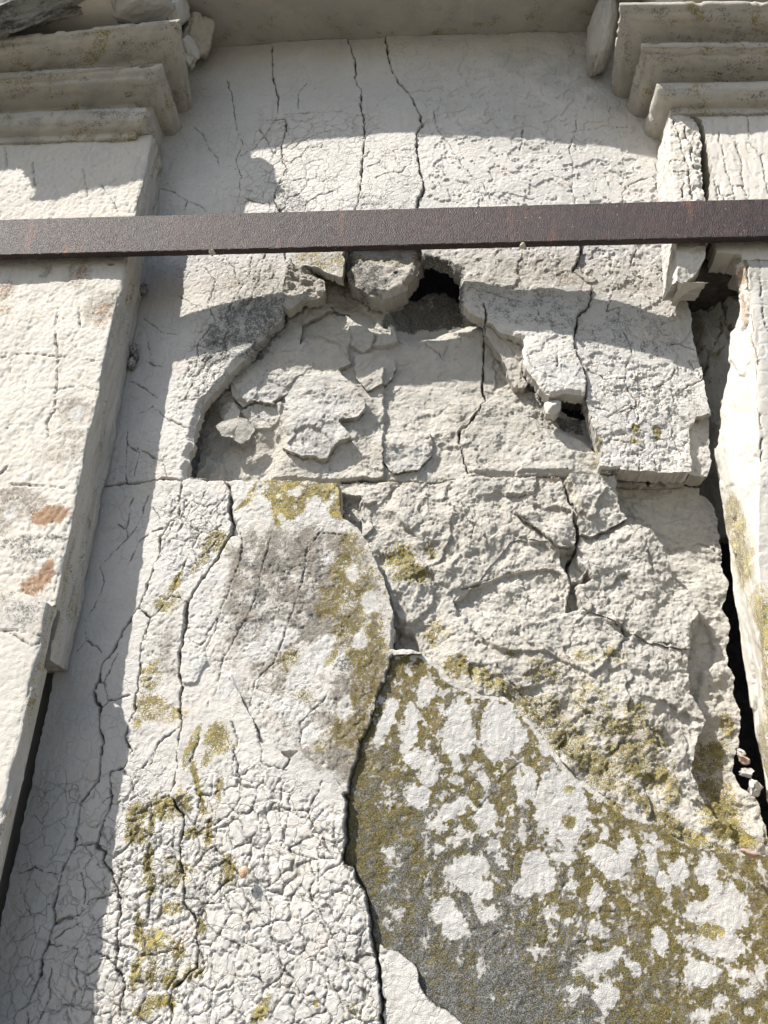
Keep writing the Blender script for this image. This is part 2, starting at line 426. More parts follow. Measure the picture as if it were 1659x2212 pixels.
def simple_noise_mat(name, c1, c2, scale, rough=.9, bump=.01, metal=0.0):
    m = bpy.data.materials.new(name); m.use_nodes = True; nt = m.node_tree; bs = nt.nodes['Principled BSDF']
    g = nt.nodes.new('ShaderNodeNewGeometry'); n = nt.nodes.new('ShaderNodeTexNoise'); n.inputs['Scale'].default_value = scale
    n.inputs['Detail'].default_value = 6; n.inputs['Roughness'].default_value = .65
    nt.links.new(g.outputs['Position'], n.inputs['Vector'])
    r = nt.nodes.new('ShaderNodeValToRGB'); r.color_ramp.elements[0].position = .35; r.color_ramp.elements[1].position = .68
    r.color_ramp.elements[0].color = (*c1, 1); r.color_ramp.elements[1].color = (*c2, 1)
    nt.links.new(n.outputs[0], r.inputs[0]); nt.links.new(r.outputs[0], bs.inputs['Base Color'])
    b = nt.nodes.new('ShaderNodeBump'); b.inputs['Distance'].default_value = bump; nt.links.new(n.outputs[0], b.inputs['Height'])
    nt.links.new(b.outputs[0], bs.inputs['Normal']); bs.inputs['Roughness'].default_value = rough; bs.inputs['Metallic'].default_value = metal
    return m
CORE = simple_noise_mat('dark_shade_core', (.04, .036, .03), (.12, .105, .09), 30, bump=.02)  # near-black colour, so holes and gaps look deep in shade
GROUND = simple_noise_mat('pale_gravel', (.095, .09, .075), (.15, .14, .12), 9)
BRICKM = simple_noise_mat('brick_red', (.24, .14, .10), (.40, .31, .25), 90, bump=.002)
SHELL = simple_noise_mat('snail_shell', (.30, .17, .10), (.52, .38, .26), 400, rough=.4, bump=.0003)

def iron_material():
    m = bpy.data.materials.new('rusted_iron'); m.use_nodes = True; nt = m.node_tree; bs = nt.nodes['Principled BSDF']
    N = nt.nodes.new; Lk = nt.links.new
    g = N('ShaderNodeNewGeometry'); mp = N('ShaderNodeMapping'); Lk(g.outputs['Position'], mp.inputs[0])
    def nz(s, d=5, r=.65, v=None):
        n = N('ShaderNodeTexNoise'); n.inputs['Scale'].default_value = s; n.inputs['Detail'].default_value = d; n.inputs['Roughness'].default_value = r
        Lk(v or mp.outputs[0], n.inputs['Vector']); return n.outputs[0]
    def rp(x, a, b):
        n = N('ShaderNodeMapRange'); n.interpolation_type = 'SMOOTHSTEP'; n.inputs[1].default_value = a; n.inputs[2].default_value = b; Lk(x, n.inputs[0]); return n.outputs[0]
    def mix(f, a, b):
        n = N('ShaderNodeMix'); n.data_type = 'RGBA'; Lk(f, n.inputs[0])
        for k, x in ((6, a), (7, b)):
            if isinstance(x, tuple): n.inputs[k].default_value = (*x, 1)
            else: Lk(x, n.inputs[k])
        return n.outputs[2]
    c = mix(rp(nz(5), .38, .62), (.016, .008, .0075), (.034, .018, .015))
    c = mix(rp(nz(26, 6, .7), .50, .66), c, (.058, .022, .013))
    c = mix(rp(nz(140, 3), .45, .62), c, (.020, .012, .012))
    mp2 = N('ShaderNodeMapping'); mp2.inputs['Scale'].default_value = (1, 1, .18); Lk(g.outputs['Position'], mp2.inputs[0])
    c = mix(rp(nz(20, 4, .6, mp2.outputs[0]), .60, .72), c, (.14, .055, .03))
    c = mix(rp(nz(420, 2), .56, .66), c, (.085, .062, .060))  # fine pale specks, glints put into the colour
    c = mix(rp(nz(34, 6, .7), .70, .74), c, (.32, .15, .04))
    c = mix(rp(nz(95, 3, .6), .68, .73), c, (.20, .18, .15))
    Lk(c, bs.inputs['Base Color'])
    bs.inputs['Roughness'].default_value = .5; bs.inputs['Specular IOR Level'].default_value = .4
    v = N('ShaderNodeTexVoronoi'); v.inputs['Scale'].default_value = 420; Lk(mp.outputs[0], v.inputs['Vector'])
    a = N('ShaderNodeMath'); a.operation = 'ADD'; Lk(v.outputs[0], a.inputs[0]); Lk(nz(330, 3), a.inputs[1])
    b = N('ShaderNodeBump'); b.inputs['Distance'].default_value = .0014; b.inputs['Strength'].default_value = 1.0; Lk(a.outputs[0], b.inputs['Height'])
    Lk(b.outputs[0], bs.inputs['Normal'])
    return m
IRON = iron_material()
MORTAR = simple_noise_mat('lime_dab', (.42, .38, .30), (.58, .54, .46), 160, bump=.002)

# ------------------------------------------------------------------ ground
g = mesh_obj('ground', [(-900, -900, 0), (900, -900, 0), (900, 900, 0), (-900, 900, 0)], [(0, 1, 2, 3)], GROUND, smooth=False)
g['kind'] = 'structure'

# ================================================================== THE CRACKED PANEL
DEP = 0.0
def panel_px(px, dep=None):
    a = np.array(px, float); dep = DEP if dep is None else dep; y = np.zeros(len(a)) + dep
    for _ in range(4):
        X, Y, Z = un(a[:, 0], a[:, 1], y); y = -bulge(X, Z) + dep
    return X, Z
def panel_pos(S, Z, h):
    return np.stack([S, -bulge(S, Z) - h, Z], 1), None
panel = thing('cracked_facing', (-.08, 0, 0),
              'cracked and spalled pale limestone panel spotted with lichen, filling the recess between the two pilasters', 'stone wall')
PN = Sheet(-.80, .66, 1.30, 3.905, .0020, panel_pos, panel_px)
S_, Z_ = PN.S, PN.Z

C1 = T(1, [(1175, 200), (1180, 330), (1195, 400), (1205, 440), (1195, 520), (1235, 520), (1235, 570), (1215, 640), (1220, 700), (1240, 730), (1190, 820), (1185, 870), (1210, 915)]) + [(612, 500), (618, 566)]
C2 = T(1, [(1500, 165), (1530, 250), (1540, 310), (1530, 340), (1560, 390), (1560, 480), (1570, 500), (1580, 600), (1570, 660), (1565, 720), (1560, 800), (1540, 910)]) + [(760, 500), (744, 552)]
C3 = T(2, [(5, 160), (25, 270), (45, 330), (80, 380), (120, 430), (150, 490), (165, 540), (140, 580), (140, 640), (155, 740), (175, 820), (150, 860), (145, 905)]) + [(905, 500), (914, 556)]
C3b = T(2, [(80, 380), (0, 430)]) + T(1, [(1620, 465), (1590, 490), (1570, 500)])
C4 = [(1250, 490)] + T(4, [(850, 80), (845, 120), (812, 180), (900, 250), (885, 330), (835, 370), (825, 440), (820, 500), (830, 540), (860, 600), (875, 660), (870, 722)])
C5 = T(4, [(425, 380), (435, 430), (430, 560), (425, 690), (437, 722), (410, 790), (330, 880), (325, 920), (362, 1064)])
CHUNK = T(3, [(1255, 150), (1330, 160), (1400, 200), (1400, 240), (1370, 280), (1320, 290), (1275, 320), (1240, 345), (1225, 330), (1225, 230), (1240, 180)])
HOLE_L = T(3, [(1218, 345), (1212, 375), (1160, 425), (1110, 482), (1075, 530), (1018, 572), (965, 635), (915, 690), (868, 740), (855, 790), (834, 860), (828, 930), (812, 960), (798, 1074)])
HOLE_R = Z4([(1170, 90), (1230, 100), (1300, 115), (1370, 140), (1385, 180), (1440, 215), (1430, 290), (1425, 340), (1450, 400), (1490, 460), (1560, 490), (1659, 550)]) + \
         T(4, [(480, 410), (500, 430), (560, 450), (605, 465), (600, 520), (600, 580), (625, 620), (660, 660), (690, 715), (720, 725), (770, 715), (800, 715), (870, 722)])
JOINT = T(3, [(440, 1107), (560, 1092), (640, 1085), (720, 1072), (825, 1075), (1000, 1077), (1280, 1077), (1480, 1072)]) + \
        T(4, [(20, 1080), (190, 1082), (360, 1062), (560, 1064), (770, 1070), (1000, 1075), (1240, 1078), (1330, 1070), (1420, 1068)]) + [(1600, 1030)]
RIGHT_EDGE = [(1400, 60), (1400, 300), (1415, 440), (1450, 560), (1475, 605), (1479, 612), (1481, 641), (1492, 676), (1494, 700), (1499, 738), (1505, 760), (1516, 793), (1519, 826), (1527, 865), (1536, 889), (1537, 936), (1542, 998), (1530, 1034)]
KLEFT = T(6, [(1425, 0), (1450, 70), (1475, 250), (1480, 330), (1500, 400), (1475, 480), (1505, 560), (1490, 740), (1520, 780), (1525, 870), (1555, 960), (1545, 1090), (1535, 1130)]) + \
        T(8, [(1520, 100), (1560, 170), (1620, 230), (1640, 330), (1650, 430)]) + [(1680, 1900), (1720, 2300)]
L1 = T(5, [(790, -60), (780, 0), (775, 100), (735, 130), (690, 200), (695, 260), (665, 330), (650, 380), (600, 500), (550, 570), (490, 690), (440, 740), (425, 820), (405, 860), (415, 910), (440, 930), (425, 1000), (450, 1080), (440, 1150)]) + \
     T(7, [(445, 0), (420, 150), (350, 240), (330, 370), (325, 420), (270, 530), (250, 620), (230, 700), (235, 760), (180, 920), (170, 990), (120, 1110), (110, 1300), (80, 1500)])
L2 = T(5, [(960, -60), (1000, 0), (990, 90), (1003, 130), (1000, 180), (940, 290), (880, 370), (810, 490), (800, 580), (780, 700), (775, 780), (785, 850), (780, 950), (790, 1010), (780, 1080)]) + \
     T(7, [(775, 0), (760, 150), (740, 210), (800, 300), (780, 450), (800, 600), (800, 680), (850, 740), (860, 850), (855, 950), (750, 1040), (740, 1194), (720, 1500)])
L3 = T(5, [(600, 505), (650, 545), (640, 590), (620, 620), (605, 700), (605, 760), (595, 830), (590, 900), (580, 960), (555, 1010), (550, 1060), (560, 1100)]) + \
     T(7, [(575, 20), (545, 80), (480, 110), (480, 180), (490, 210), (450, 330), (420, 420), (450, 450), (450, 500), (480, 540), (520, 650), (525, 730), (500, 780), (510, 880), (500, 960), (540, 1030), (530, 1080), (500, 1194), (480, 1500)])
E_R = T(5, [(1470, -30), (1475, 130), (1560, 200), (1600, 270), (1640, 360)]) + T(6, [(0, 400), (30, 500), (45, 580), (35, 700)])
E_G = T(6, [(35, 700), (15, 780), (5, 820)]) + T(5, [(1650, 830), (1625, 890), (1600, 1000), (1560, 1080), (1545, 1160)]) + T(7, [(1555, 30), (1515, 130), (1510, 190), (1495, 210)])
E_I = T(5, [(785, 985), (850, 960), (930, 890), (985, 800), (1050, 890), (1070, 950), (1100, 980), (1120, 1050), (1130, 1090), (1150, 1090), (1220, 1130), (1255, 1165), (1300, 1120), (1350, 1165)]) + T(7, [(1430, 110), (1490, 190), (1495, 210)])
I_R = T(7, [(1495, 210), (1500, 260), (1495, 330), (1500, 400), (1480, 480), (1500, 510), (1530, 510), (1540, 560), (1580, 640), (1600, 720), (1605, 800), (1615, 840), (1630, 900), (1640, 1000), (1650, 1100), (1655, 1300), (1655, 1500)])
RIDGE = [(847, 1412), (880, 1415), (910, 1418), (945, 1445), (960, 1465), (1000, 1490), (1040, 1507), (1080, 1510), (1120, 1530), (1140, 1560), (1155, 1580), (1180, 1610), (1200, 1640), (1225, 1670), (1265, 1700), (1300, 1725), (1340, 1755), (1370, 1765), (1420, 1785), (1460, 1820), (1500, 1840), (1560, 1850), (1620, 1855), (1750, 1850)]
HJ = [(1330, 1030), (1331, 1062), (1340, 1100), (1355, 1130), (1400, 1145), (1420, 1165), (1440, 1200), (1455, 1250), (1485, 1270), (1500, 1310), (1508, 1340), (1490, 1390), (1484, 1440), (1490, 1500), (1520, 1540), (1524, 1560), (1500, 1610), (1490, 1670), (1510, 1720), (1540, 1770), (1600, 1800), (1650, 1832), (1690, 1850)]
H12 = T(4, [(775, 1070), (785, 1140)]) + T(6, [(790, 20), (815, 90), (835, 160), (840, 215), (835, 240), (800, 300), (812, 400), (800, 460), (830, 520)])

# pieces (later ones lie over earlier ones)
PN.paint(10, [(560, 520), (1480, 520)] + [(1480, 1000), (1450, 1060), (250, 1060), (380, 600)])     # core left
PN.paint(11, C5 + [(1400, 1050), (1480, 1050), (1480, 560), (1044, 560)])                            # core right
PN.paint(1, [(250, -100)] + [(585, -60)] + C1 + CHUNK[:1] + CHUNK[-3:][::-1] + HOLE_L + JOINT[4::-1] + [(150, 1108), (150, 400)])
PN.paint(2, [(585, -60)] + C1 + Z4([(200, 140), (360, 150), (420, 160), (500, 205), (590, 235), (600, 60)]) + C2[::-1] + [(740, -60)])
PN.paint(3, C2[:7] + C3b[::-1] + C3[:4][::-1] + [(830, -60), (740, -60)])
PN.paint(4, C2[6:12] + [(750, 520), (908, 520)] + C3[3:13][::-1] + C3b)
PN.paint(5, [(908, 500), (912, 556)] + HOLE_R + C4[::-1])
PN.paint(6, [(830, -60)] + C3[:13] + [(905, 492), (1250, 490)] + C4[1:] +
         T(4, [(890, 800), (915, 880), (940, 950), (930, 1022), (1100, 1045), (1325, 1052), (1325, 950), (1320, 860), (1350, 802), (1412, 792)]) + RIGHT_EDGE[-4::-1])
PN.paint(0, Z4([(1165, 95), (1230, 95), (1300, 110), (1372, 140), (1400, 200), (1432, 300), (1432, 375), (1380, 360), (1330, 340), (1280, 335), (1240, 350), (1180, 330), (1130, 300), (1110, 260), (1140, 190)]))
PN.paint(0, T(4, [(775, 718), (872, 722), (880, 765), (872, 792), (830, 788), (790, 775)]))
PN.paint(7, T(4, [(1412, 792), (1350, 802), (1320, 860), (1325, 950), (1328, 1052), (1330, 1068), (1402, 1068), (1428, 1000), (1415, 870)]))
PN.paint(8, CHUNK)
PN.paint(9, T(4, [(430, 380), (500, 430), (560, 450), (603, 468), (600, 520), (598, 580), (625, 625), (612, 645), (570, 640), (535, 580), (530, 540), (480, 470), (440, 420)]))
# lower course
JL = JOINT
DEP = .035
PN.paint(26, E_R + RIDGE[1:12] + [(1225, 1620), (1228, 1420)] + H12[::-1] + [(1217, 1028), (1010, 1025), (840, 1035), (735, 1036)])
PN.paint(27, H12 + [(1228, 1420), (1225, 1620)] + RIDGE[11:20] + [(1480, 1828), (1560, 1845)] + HJ[::-1] + [(1217, 1028)])
PN.paint(30, T(6, [(560, 90), (640, 20), (790, -50), (790, 20), (815, 120), (835, 160), (835, 200), (820, 235), (760, 245), (700, 210), (690, 185)]))
PN.paint(31, T(6, [(790, -60), (1000, -60), (1002, 0), (1050, 130), (940, 175), (890, 200), (845, 180), (835, 100), (790, 20)]))
PN.paint(32, T(6, [(880, 300), (930, 190), (1060, 145), (1130, 180), (1210, 260), (1250, 380), (1350, 470), (1355, 560), (1310, 690), (1140, 660), (960, 560), (860, 520), (815, 410), (905, 385)]))
PN.paint(33, T(6, [(300, 480), (330, 540), (420, 510), (540, 520), (640, 570), (780, 520), (790, 420), (760, 350), (720, 330), (740, 250), (700, 215), (560, 200), (440, 330), (390, 405)]))
DEP = .030
PN.paint(28, HJ + [(1680, 1855)] + KLEFT[-3::-1] + [(1542, 1034)])
DEP = 0.0
PN.paint(20, JL[:4] + [(395, 1035)] + L1[1:] + [(-60, 2300), (-40, 1900)] + [(60, 1900)] + [(100, 1500), (125, 1415), (195, 1250), (150, 1110)])
PN.paint(21, L1[8:] + L3[::-1])
PN.paint(22, L1[:9] + L3[1:] + L2[::-1])
PN.paint(23, L2[:13] + E_I[1:] + E_G[::-1][1:] + E_R[::-1])
PN.paint(24, L2[13:] + [(815, 2300)] + I_R[::-1] + E_I[::-1])
PN.paint(25, E_G + I_R + [(1750, 2350), (1750, 1850)] + RIDGE[::-1])
PN.paint(29, [(822, 2035), (829, 2045), (860, 2055), (884, 2070), (900, 2090), (905, 2130), (925, 2155), (950, 2175), (980, 2190), (1000, 2212), (1010, 2300), (822, 2300), (828, 2160), (826, 2110), (820, 2070)])
# nothing beyond the open gap on the right and above the lintel
zc = (PN.ZC); sc = PN.SC
kx1, kz1 = panel_px(RIGHT_EDGE[4:]); kx2, kz2 = panel_px(KLEFT, .046); kx = np.concatenate([kx1, kx2]); kz = np.concatenate([kz1, kz2]); order = np.argsort(kz)
gap = np.interp(zc, kz[order], kx[order])
PN.label[(sc > gap)] = 0
PN.label[(sc < -.757) & (zc < 2.02)] = 0
# unassigned cells inside the course below the joint: hand them to the big blocks
jx, jz = panel_px(JOINT, np.where(np.arange(len(JOINT)) < 8, 0.0, np.where(np.arange(len(JOINT)) < 14, .045, .03))); jo = np.argsort(jx); jline = np.interp(sc, jx[jo], jz[jo])
hole1 = PN.label == -1
void = (PN.label == 0) & ~((zc > 2.55) & (sc > -.12) & (sc < .40)) & (sc < gap) & ~((sc < -.757) & (zc < 2.02))
PN.label[void & (zc < jline) & (sc < -.35)] = 20
PN.label[void & (zc < jline) & (sc >= -.35) & (zc < 1.75)] = 25
PN.label[void & (zc < jline) & (sc >= -.35) & (zc >= 1.75)] = 28
PN.label[void & (zc >= jline) & (sc < -.55)] = 1
PN.label[void & (zc >= jline) & (sc > .45)] = 6
PN.label[void & (zc >= jline) & (sc >= -.55) & (sc <= .45)] = 10
low = np.isin(PN.label, (10, 11)) & (zc < jline); PN.label[low] = np.where(sc[low] > .35, 28, 26)
up = (PN.label >= 20) & (zc > jline); PN.label[up & (sc < -.50)] = 1; PN.label[up & (sc >= -.50)] = np.where(sc[up & (sc >= -.50)] > .02, 11, 10)

HOLES = [Z4([(960, 0), (1420, 0), (1470, 180), (1455, 290), (1425, 345), (1395, 300), (1350, 290), (1320, 250), (1285, 290), (1250, 255), (1215, 285), (1170, 300), (1120, 350), (1060, 365), (1000, 330), (960, 250)]),
         T(4, [(770, 700), (872, 700), (900, 765), (884, 798), (840, 790), (800, 782), (775, 760)])]
CORE_FLAKES = [T(3, [(1000, 640), (1090, 560), (1220, 390), (1300, 330), (1440, 330), (1450, 350), (1380, 380), (1310, 420), (1300, 520), (1330, 480), (1440, 480), (1490, 520), (1520, 590), (1470, 610), (1480, 640), (1300, 660), (1240, 720), (1190, 740), (1190, 770), (1110, 750), (1050, 775), (1010, 730)]),
               T(3, [(1235, 740), (1300, 660), (1480, 640), (1530, 700), (1580, 760), (1580, 800), (1550, 850), (1500, 850), (1470, 860), (1500, 900), (1525, 930), (1450, 960), (1420, 1010), (1300, 1000), (1230, 970), (1210, 870), (1250, 800)]),
               T(4, [(0, 900), (100, 870), (200, 880), (210, 980), (150, 1050), (40, 1070), (0, 1020)]),
               Z4([(670, 800), (760, 780), (960, 810), (970, 900), (910, 1000), (760, 1060), (680, 950)])]
# cracks --------------------------------------------------
big = .0034
DEP = 0.0
for c, w, dp in ((C1, .0020, .012), (C2, .0026, .018), (C3, .0028, .02), (C3b, .0018, .012), (C4, .0024, .02),
                 (JOINT[:8], .0026, .02), (L1, .0026, .016), (L2, .0030, .016), (L3, .0022, .012), (E_G, .0026, .012), (I_R, .0026, .02),):
    PN.crack(c, w, dp)
DEP = .045; PN.crack(JOINT[7:14], .0026, .02); DEP = .06; PN.crack(C5, .0026, .02); DEP = .035; PN.crack(H12[:9], .0034, .03); DEP = 0.0
FINE = [T(1, x) for x in (
    [(975, 340), (1000, 400), (1010, 480), (1025, 560), (1050, 620), (1020, 690), (1040, 760), (1035, 850), (1010, 915)],
    [(815, 530), (870, 570), (900, 640), (940, 680), (945, 715), (1010, 715), (1025, 735)],
    [(690, 810), (750, 830), (810, 870), (870, 890), (890, 915)], [(810, 870), (795, 915)],
    [(1120, 560), (1150, 600), (1180, 660)], [(1195, 520), (1100, 640), (1040, 670)], [(1230, 500), (1330, 490), (1480, 480)],
    [(1270, 640), (1330, 600), (1440, 560)], [(1290, 470), (1290, 400), (1330, 360)], [(1140, 880), (1060, 860), (1030, 850)])] + \
    [T(2, x) for x in (
    [(215, 480), (230, 560), (290, 630), (340, 720), (400, 780)], [(830, 490), (830, 560), (800, 640), (820, 720), (810, 820), (830, 880)],
    [(590, 640), (600, 560)], [(740, 680), (760, 640)], [(1140, 770), (1070, 790), (1030, 830), (1030, 870), (1000, 885)], [(430, 790), (460, 860)],
    [(880, 560), (960, 540), (1060, 550)], [(640, 760), (700, 740), (760, 770)], [(540, 840), (640, 860), (720, 830)])] + \
    [T(3, x) for x in (
    [(1085, 120), (1080, 180), (1040, 250), (1010, 300), (980, 360), (990, 430), (960, 480)], [(975, 120), (1010, 160), (1020, 210), (1060, 220)],
    [(1200, 120), (1160, 200), (1140, 280), (1100, 380), (1070, 440)], [(890, 160), (930, 220), (900, 330), (930, 390), (880, 450), (850, 500), (860, 590)],
    [(1260, 130), (1225, 240), (1225, 330)], [(620, 380), (700, 440), (760, 450)], [(560, 650), (640, 690), (700, 740)], [(640, 570), (700, 590)],
    [(550, 870), (545, 960), (545, 1085)], [(545, 920), (600, 960), (580, 1060)], [(600, 790), (660, 760), (740, 830)], [(740, 820), (800, 850), (860, 860)],
    [(640, 480), (650, 540)], [(770, 280), (850, 330)], [(590, 940), (700, 1000), (720, 1060)])] + \
    [T(4, x) for x in (
    [(1090, 80), (1060, 160), (1065, 190), (1120, 210), (1095, 260), (1060, 290)], [(400, 250), (660, 320), (665, 370), (640, 400)],
    [(1020, 340), (1015, 400), (1060, 480), (1070, 540), (1050, 570), (1040, 670), (1110, 690), (1150, 680)], [(1260, 600), (1230, 650), (1170, 690)],
    [(1380, 640), (1290, 690), (1240, 720), (1230, 790)], [(1050, 670), (1090, 740), (1100, 850), (1130, 930)], [(940, 900), (1060, 910), (1130, 940), (1080, 960)],
    [(1240, 790), (1250, 900), (1290, 970)], [(1100, 960), (1105, 1040)], [(1160, 970), (1180, 1010), (1170, 1040)], [(960, 690), (1000, 700), (1040, 680)],
    [(1200, 480), (1290, 490), (1340, 510)], [(640, 330), (720, 310)], [(620, 530), (640, 600), (700, 640), (750, 650)], [(750, 530), (745, 600)],
    [(990, 290), (960, 350), (1020, 330)], [(60, 320), (110, 350), (120, 400)], [(180, 480), (230, 520), (270, 560)], [(60, 470), (110, 490)], [(1320, 560), (1380, 640)],
    [(880, 600), (960, 640), (1040, 640)], [(900, 760), (1000, 790), (1090, 760)], [(1110, 860), (1180, 900), (1240, 900)])] + \
    [T(5, x) for x in (
    [(570, 30), (560, 80), (545, 160), (550, 200), (480, 270), (430, 330), (450, 390), (420, 470), (375, 550), (370, 640), (330, 690)],
    [(640, 20), (600, 130), (550, 200)], [(510, 140), (545, 160)], [(700, 150), (610, 200), (560, 300)], [(510, 700), (480, 760), (450, 830), (470, 910), (430, 940)],
    [(370, 640), (440, 690)], [(600, 500), (660, 550)], [(425, 820), (460, 840)], [(470, 910), (560, 880)], [(1050, 200), (1040, 300), (1000, 400), (960, 500), (930, 600), (880, 700)],
    [(1185, 170), (1140, 300), (1110, 460), (1060, 560), (1000, 660), (960, 730), (940, 850), (900, 930)],
    [(1330, 240), (1310, 380), (1270, 500), (1230, 620), (1180, 740), (1100, 830), (1080, 930)],
    [(1380, 180), (1330, 260), (1300, 340)], [(1400, 180), (1500, 190)], [(1300, 1110), (1300, 1000), (1400, 900), (1430, 830)],
    [(860, 180), (810, 290), (750, 430), (640, 590)], [(1000, 120), (900, 180), (860, 180), (800, 130), (860, 60), (890, 0)], [(910, 100), (940, 60), (980, 20)],
    [(810, 480), (740, 450), (700, 500)], [(810, 640), (870, 670), (910, 590), (960, 540)], [(870, 1040), (860, 1100), (820, 1194)], [(1010, 1000), (1030, 1080), (1010, 1194)],
    [(720, 1060), (690, 1090), (650, 1194)], [(690, 120), (660, 60)], [(770, 20), (830, 60), (800, 130)], [(620, 1194), (700, 1080), (790, 1010)], [(1100, 980), (1120, 1050), (1140, 1194)])] + \
    [T(7, x) for x in (
    [(1010, 0), (1030, 60), (1050, 200), (1020, 260), (990, 300), (1000, 420), (1000, 560)], [(1130, 0), (1140, 80), (1240, 100), (1210, 270), (1230, 400), (1200, 500), (1220, 560), (1250, 600)],
    [(990, 300), (910, 350), (850, 370)], [(1000, 570), (970, 600), (910, 660), (850, 740)], [(1030, 580), (1060, 640), (1140, 740), (1200, 850), (1220, 960), (1280, 1000), (1310, 1080), (1280, 1140)],
    [(1340, 620), (1380, 700), (1460, 850), (1470, 930), (1440, 1010), (1490, 1120), (1495, 1194)], [(1340, 480), (1360, 560), (1340, 620)], [(1230, 90), (1260, 60)],
    [(640, 190), (650, 260), (665, 350), (640, 430), (655, 560), (650, 700), (620, 760)], [(640, 190), (560, 230)], [(850, 180), (910, 300), (900, 400), (980, 480)],
    [(80, 540), (150, 520), (230, 545), (270, 550)], [(235, 760), (350, 720), (390, 660), (480, 640)], [(350, 720), (370, 620), (350, 540), (400, 470), (350, 420)],
    [(210, 850), (330, 870), (320, 930), (330, 1000), (360, 1080)], [(220, 960), (210, 1080), (160, 1194)], [(240, 820), (300, 780), (350, 760)], [(300, 1100), (330, 1050)],
    [(540, 100), (570, 150), (580, 200)], [(445, 240), (480, 210)], [(420, 410), (330, 430)], [(860, 850), (890, 940), (850, 1000)], [(1250, 440), (1330, 480), (1440, 480)],
    [(1210, 270), (1330, 280), (1360, 350), (1440, 470)], [(1330, 280), (1400, 150)], [(410, 880), (500, 940), (540, 1030)], [(740, 210), (650, 220)])] + \
    [T(8, x) for x in (
    [(600, 60), (520, 120), (400, 280), (330, 330), (220, 400), (200, 640)], [(680, 110), (640, 260), (640, 400), (560, 480), (540, 740), (430, 850), (330, 980)],
    [(790, 540), (770, 640), (790, 740), (700, 930), (715, 1030), (660, 1090)], [(900, 370), (850, 450), (860, 510), (740, 510)], [(1110, 430), (1090, 560), (1170, 600), (1200, 520)],
    [(1290, 680), (1300, 880), (1220, 1000)], [(760, 900), (880, 830), (1000, 840)], [(880, 720), (1000, 710), (1090, 700)])] + \
    [T(6, x) for x in (
    [(0, 820), (20, 760)], [(1230, 290), (1260, 370), (1320, 430), (1340, 470)], [(890, 310), (940, 340), (970, 380)], [(1000, 560), (1040, 620), (1140, 660), (1240, 665)],
    [(560, 90), (620, 130), (690, 180), (740, 190)], [(1050, 280), (1110, 300)], [(370, 60), (390, 120), (380, 200)], [(880, 340), (905, 380)], [(300, 480), (330, 410), (390, 400), (440, 370), (540, 340), (600, 330)],
    [(490, 740), (560, 820), (620, 890)], [(200, 100), (185, 0)])]
for k, c in enumerate(FINE):
    m_ = np.mean(np.array(c), axis=0); DEP = .035 if (m_[0] > 850 and 1062 < m_[1] < 1400) else (.062 if (520 < m_[0] < 1040 and 620 < m_[1] < 1020) else 0.0)
    PN.crack(c, .0014 + .0006 * (k % 3 == 0), .0042, .55, taper=True)

# relief --------------------------------------------------
DEP = 0.0
crz = lambda polys, soft=.03: np.clip(sum(PN.mask(p, soft) for p in polys), 0, 1)
crackle_zone = crz([
    [(290, 1740), (420, 1700), (520, 1640), (650, 1700), (760, 1800), (830, 2060), (830, 2260), (90, 2260), (180, 1960)],
    T(3, [(860, 420), (1000, 450), (1000, 640), (880, 760), (760, 760), (800, 560)]),
    T(5, [(700, 0), (1000, 20), (990, 190), (900, 330), (760, 400), (690, 200)])], .03)
mild_zone = crz([
    T(3, [(860, 110), (1250, 130), (1200, 430), (860, 600)]), T(4, [(880, 560), (1400, 620), (1400, 1040), (930, 1020)]),
    [(560, 300), (900, 320), (900, 460), (560, 460)], [(60, 1700), (350, 1640), (300, 2212), (0, 2260)], T(1, [(1100, 500), (1659, 480), (1659, 910), (1000, 910)])], .04)
wS = S_ + fbm(S_, Z_, .05, 3, 21) * .012; wZ = Z_ + fbm(S_, Z_, .05, 3, 22) * .012
def crackle(scale, seed, w, jit=.95):
    F1, F2, ID, SX, SY = worley(wS, wZ * .85, scale, seed, jit)
    e = (F2 - F1) * scale * .5
    a = ID * 31.4
    return e, (np.cos(a) * SX + np.sin(a) * SY), ID
e1, t1, id1 = crackle(.036, 1, 0); e2, t2, id2 = crackle(.019, 2, 0)
sel2 = sst(.45, .55, id1)[...] * 1.0                                   # some large cells break into small ones
cr = -.0036 * (1 - sst(.0003, .0013, e1)) - .0012 * (1 - sst(.0002, .0012, e2)) * sel2
cr = cr + t1 * .0008 + t2 * .0006 * sel2 + (id1 - .5) * .0012 + (id2 - .5) * .0009 * sel2 - .0020 * sst(.06, .09, fbm(S_, Z_, .045, 5, 45, .62))
cellround = 0 * -.0010 * (1 - sst(0, .008, e1)) - .0007 * (1 - sst(0, .004, e2)) * sel2
CRK = (cr + cellround) * crackle_zone
e3, t3, id3 = crackle(.050, 7, 0)
CRK += (-.0030 * (1 - sst(.0003, .0014, e3)) + t3 * .0012) * mild_zone * (fbm(S_, Z_, .15, 2, 12) > -.1)
PN.attr[6] = np.maximum(PN.attr[6], .50 * crackle_zone * np.maximum(1 - sst(.0003, .0015, e1 * PN.wn), .8 * sel2 * (1 - sst(.0003, .0013, e2 * PN.wn))))
PN.attr[8] = np.clip(crackle_zone * 1.0 + mild_zone * .75 + .18 + .35 * sst(.0, .5, fbm(S_, Z_, .2, 3, 190)), 0, 1)
PN.attr[6] = np.maximum(PN.attr[6], .35 * mild_zone * (1 - sst(.0003, .0014, e3)))

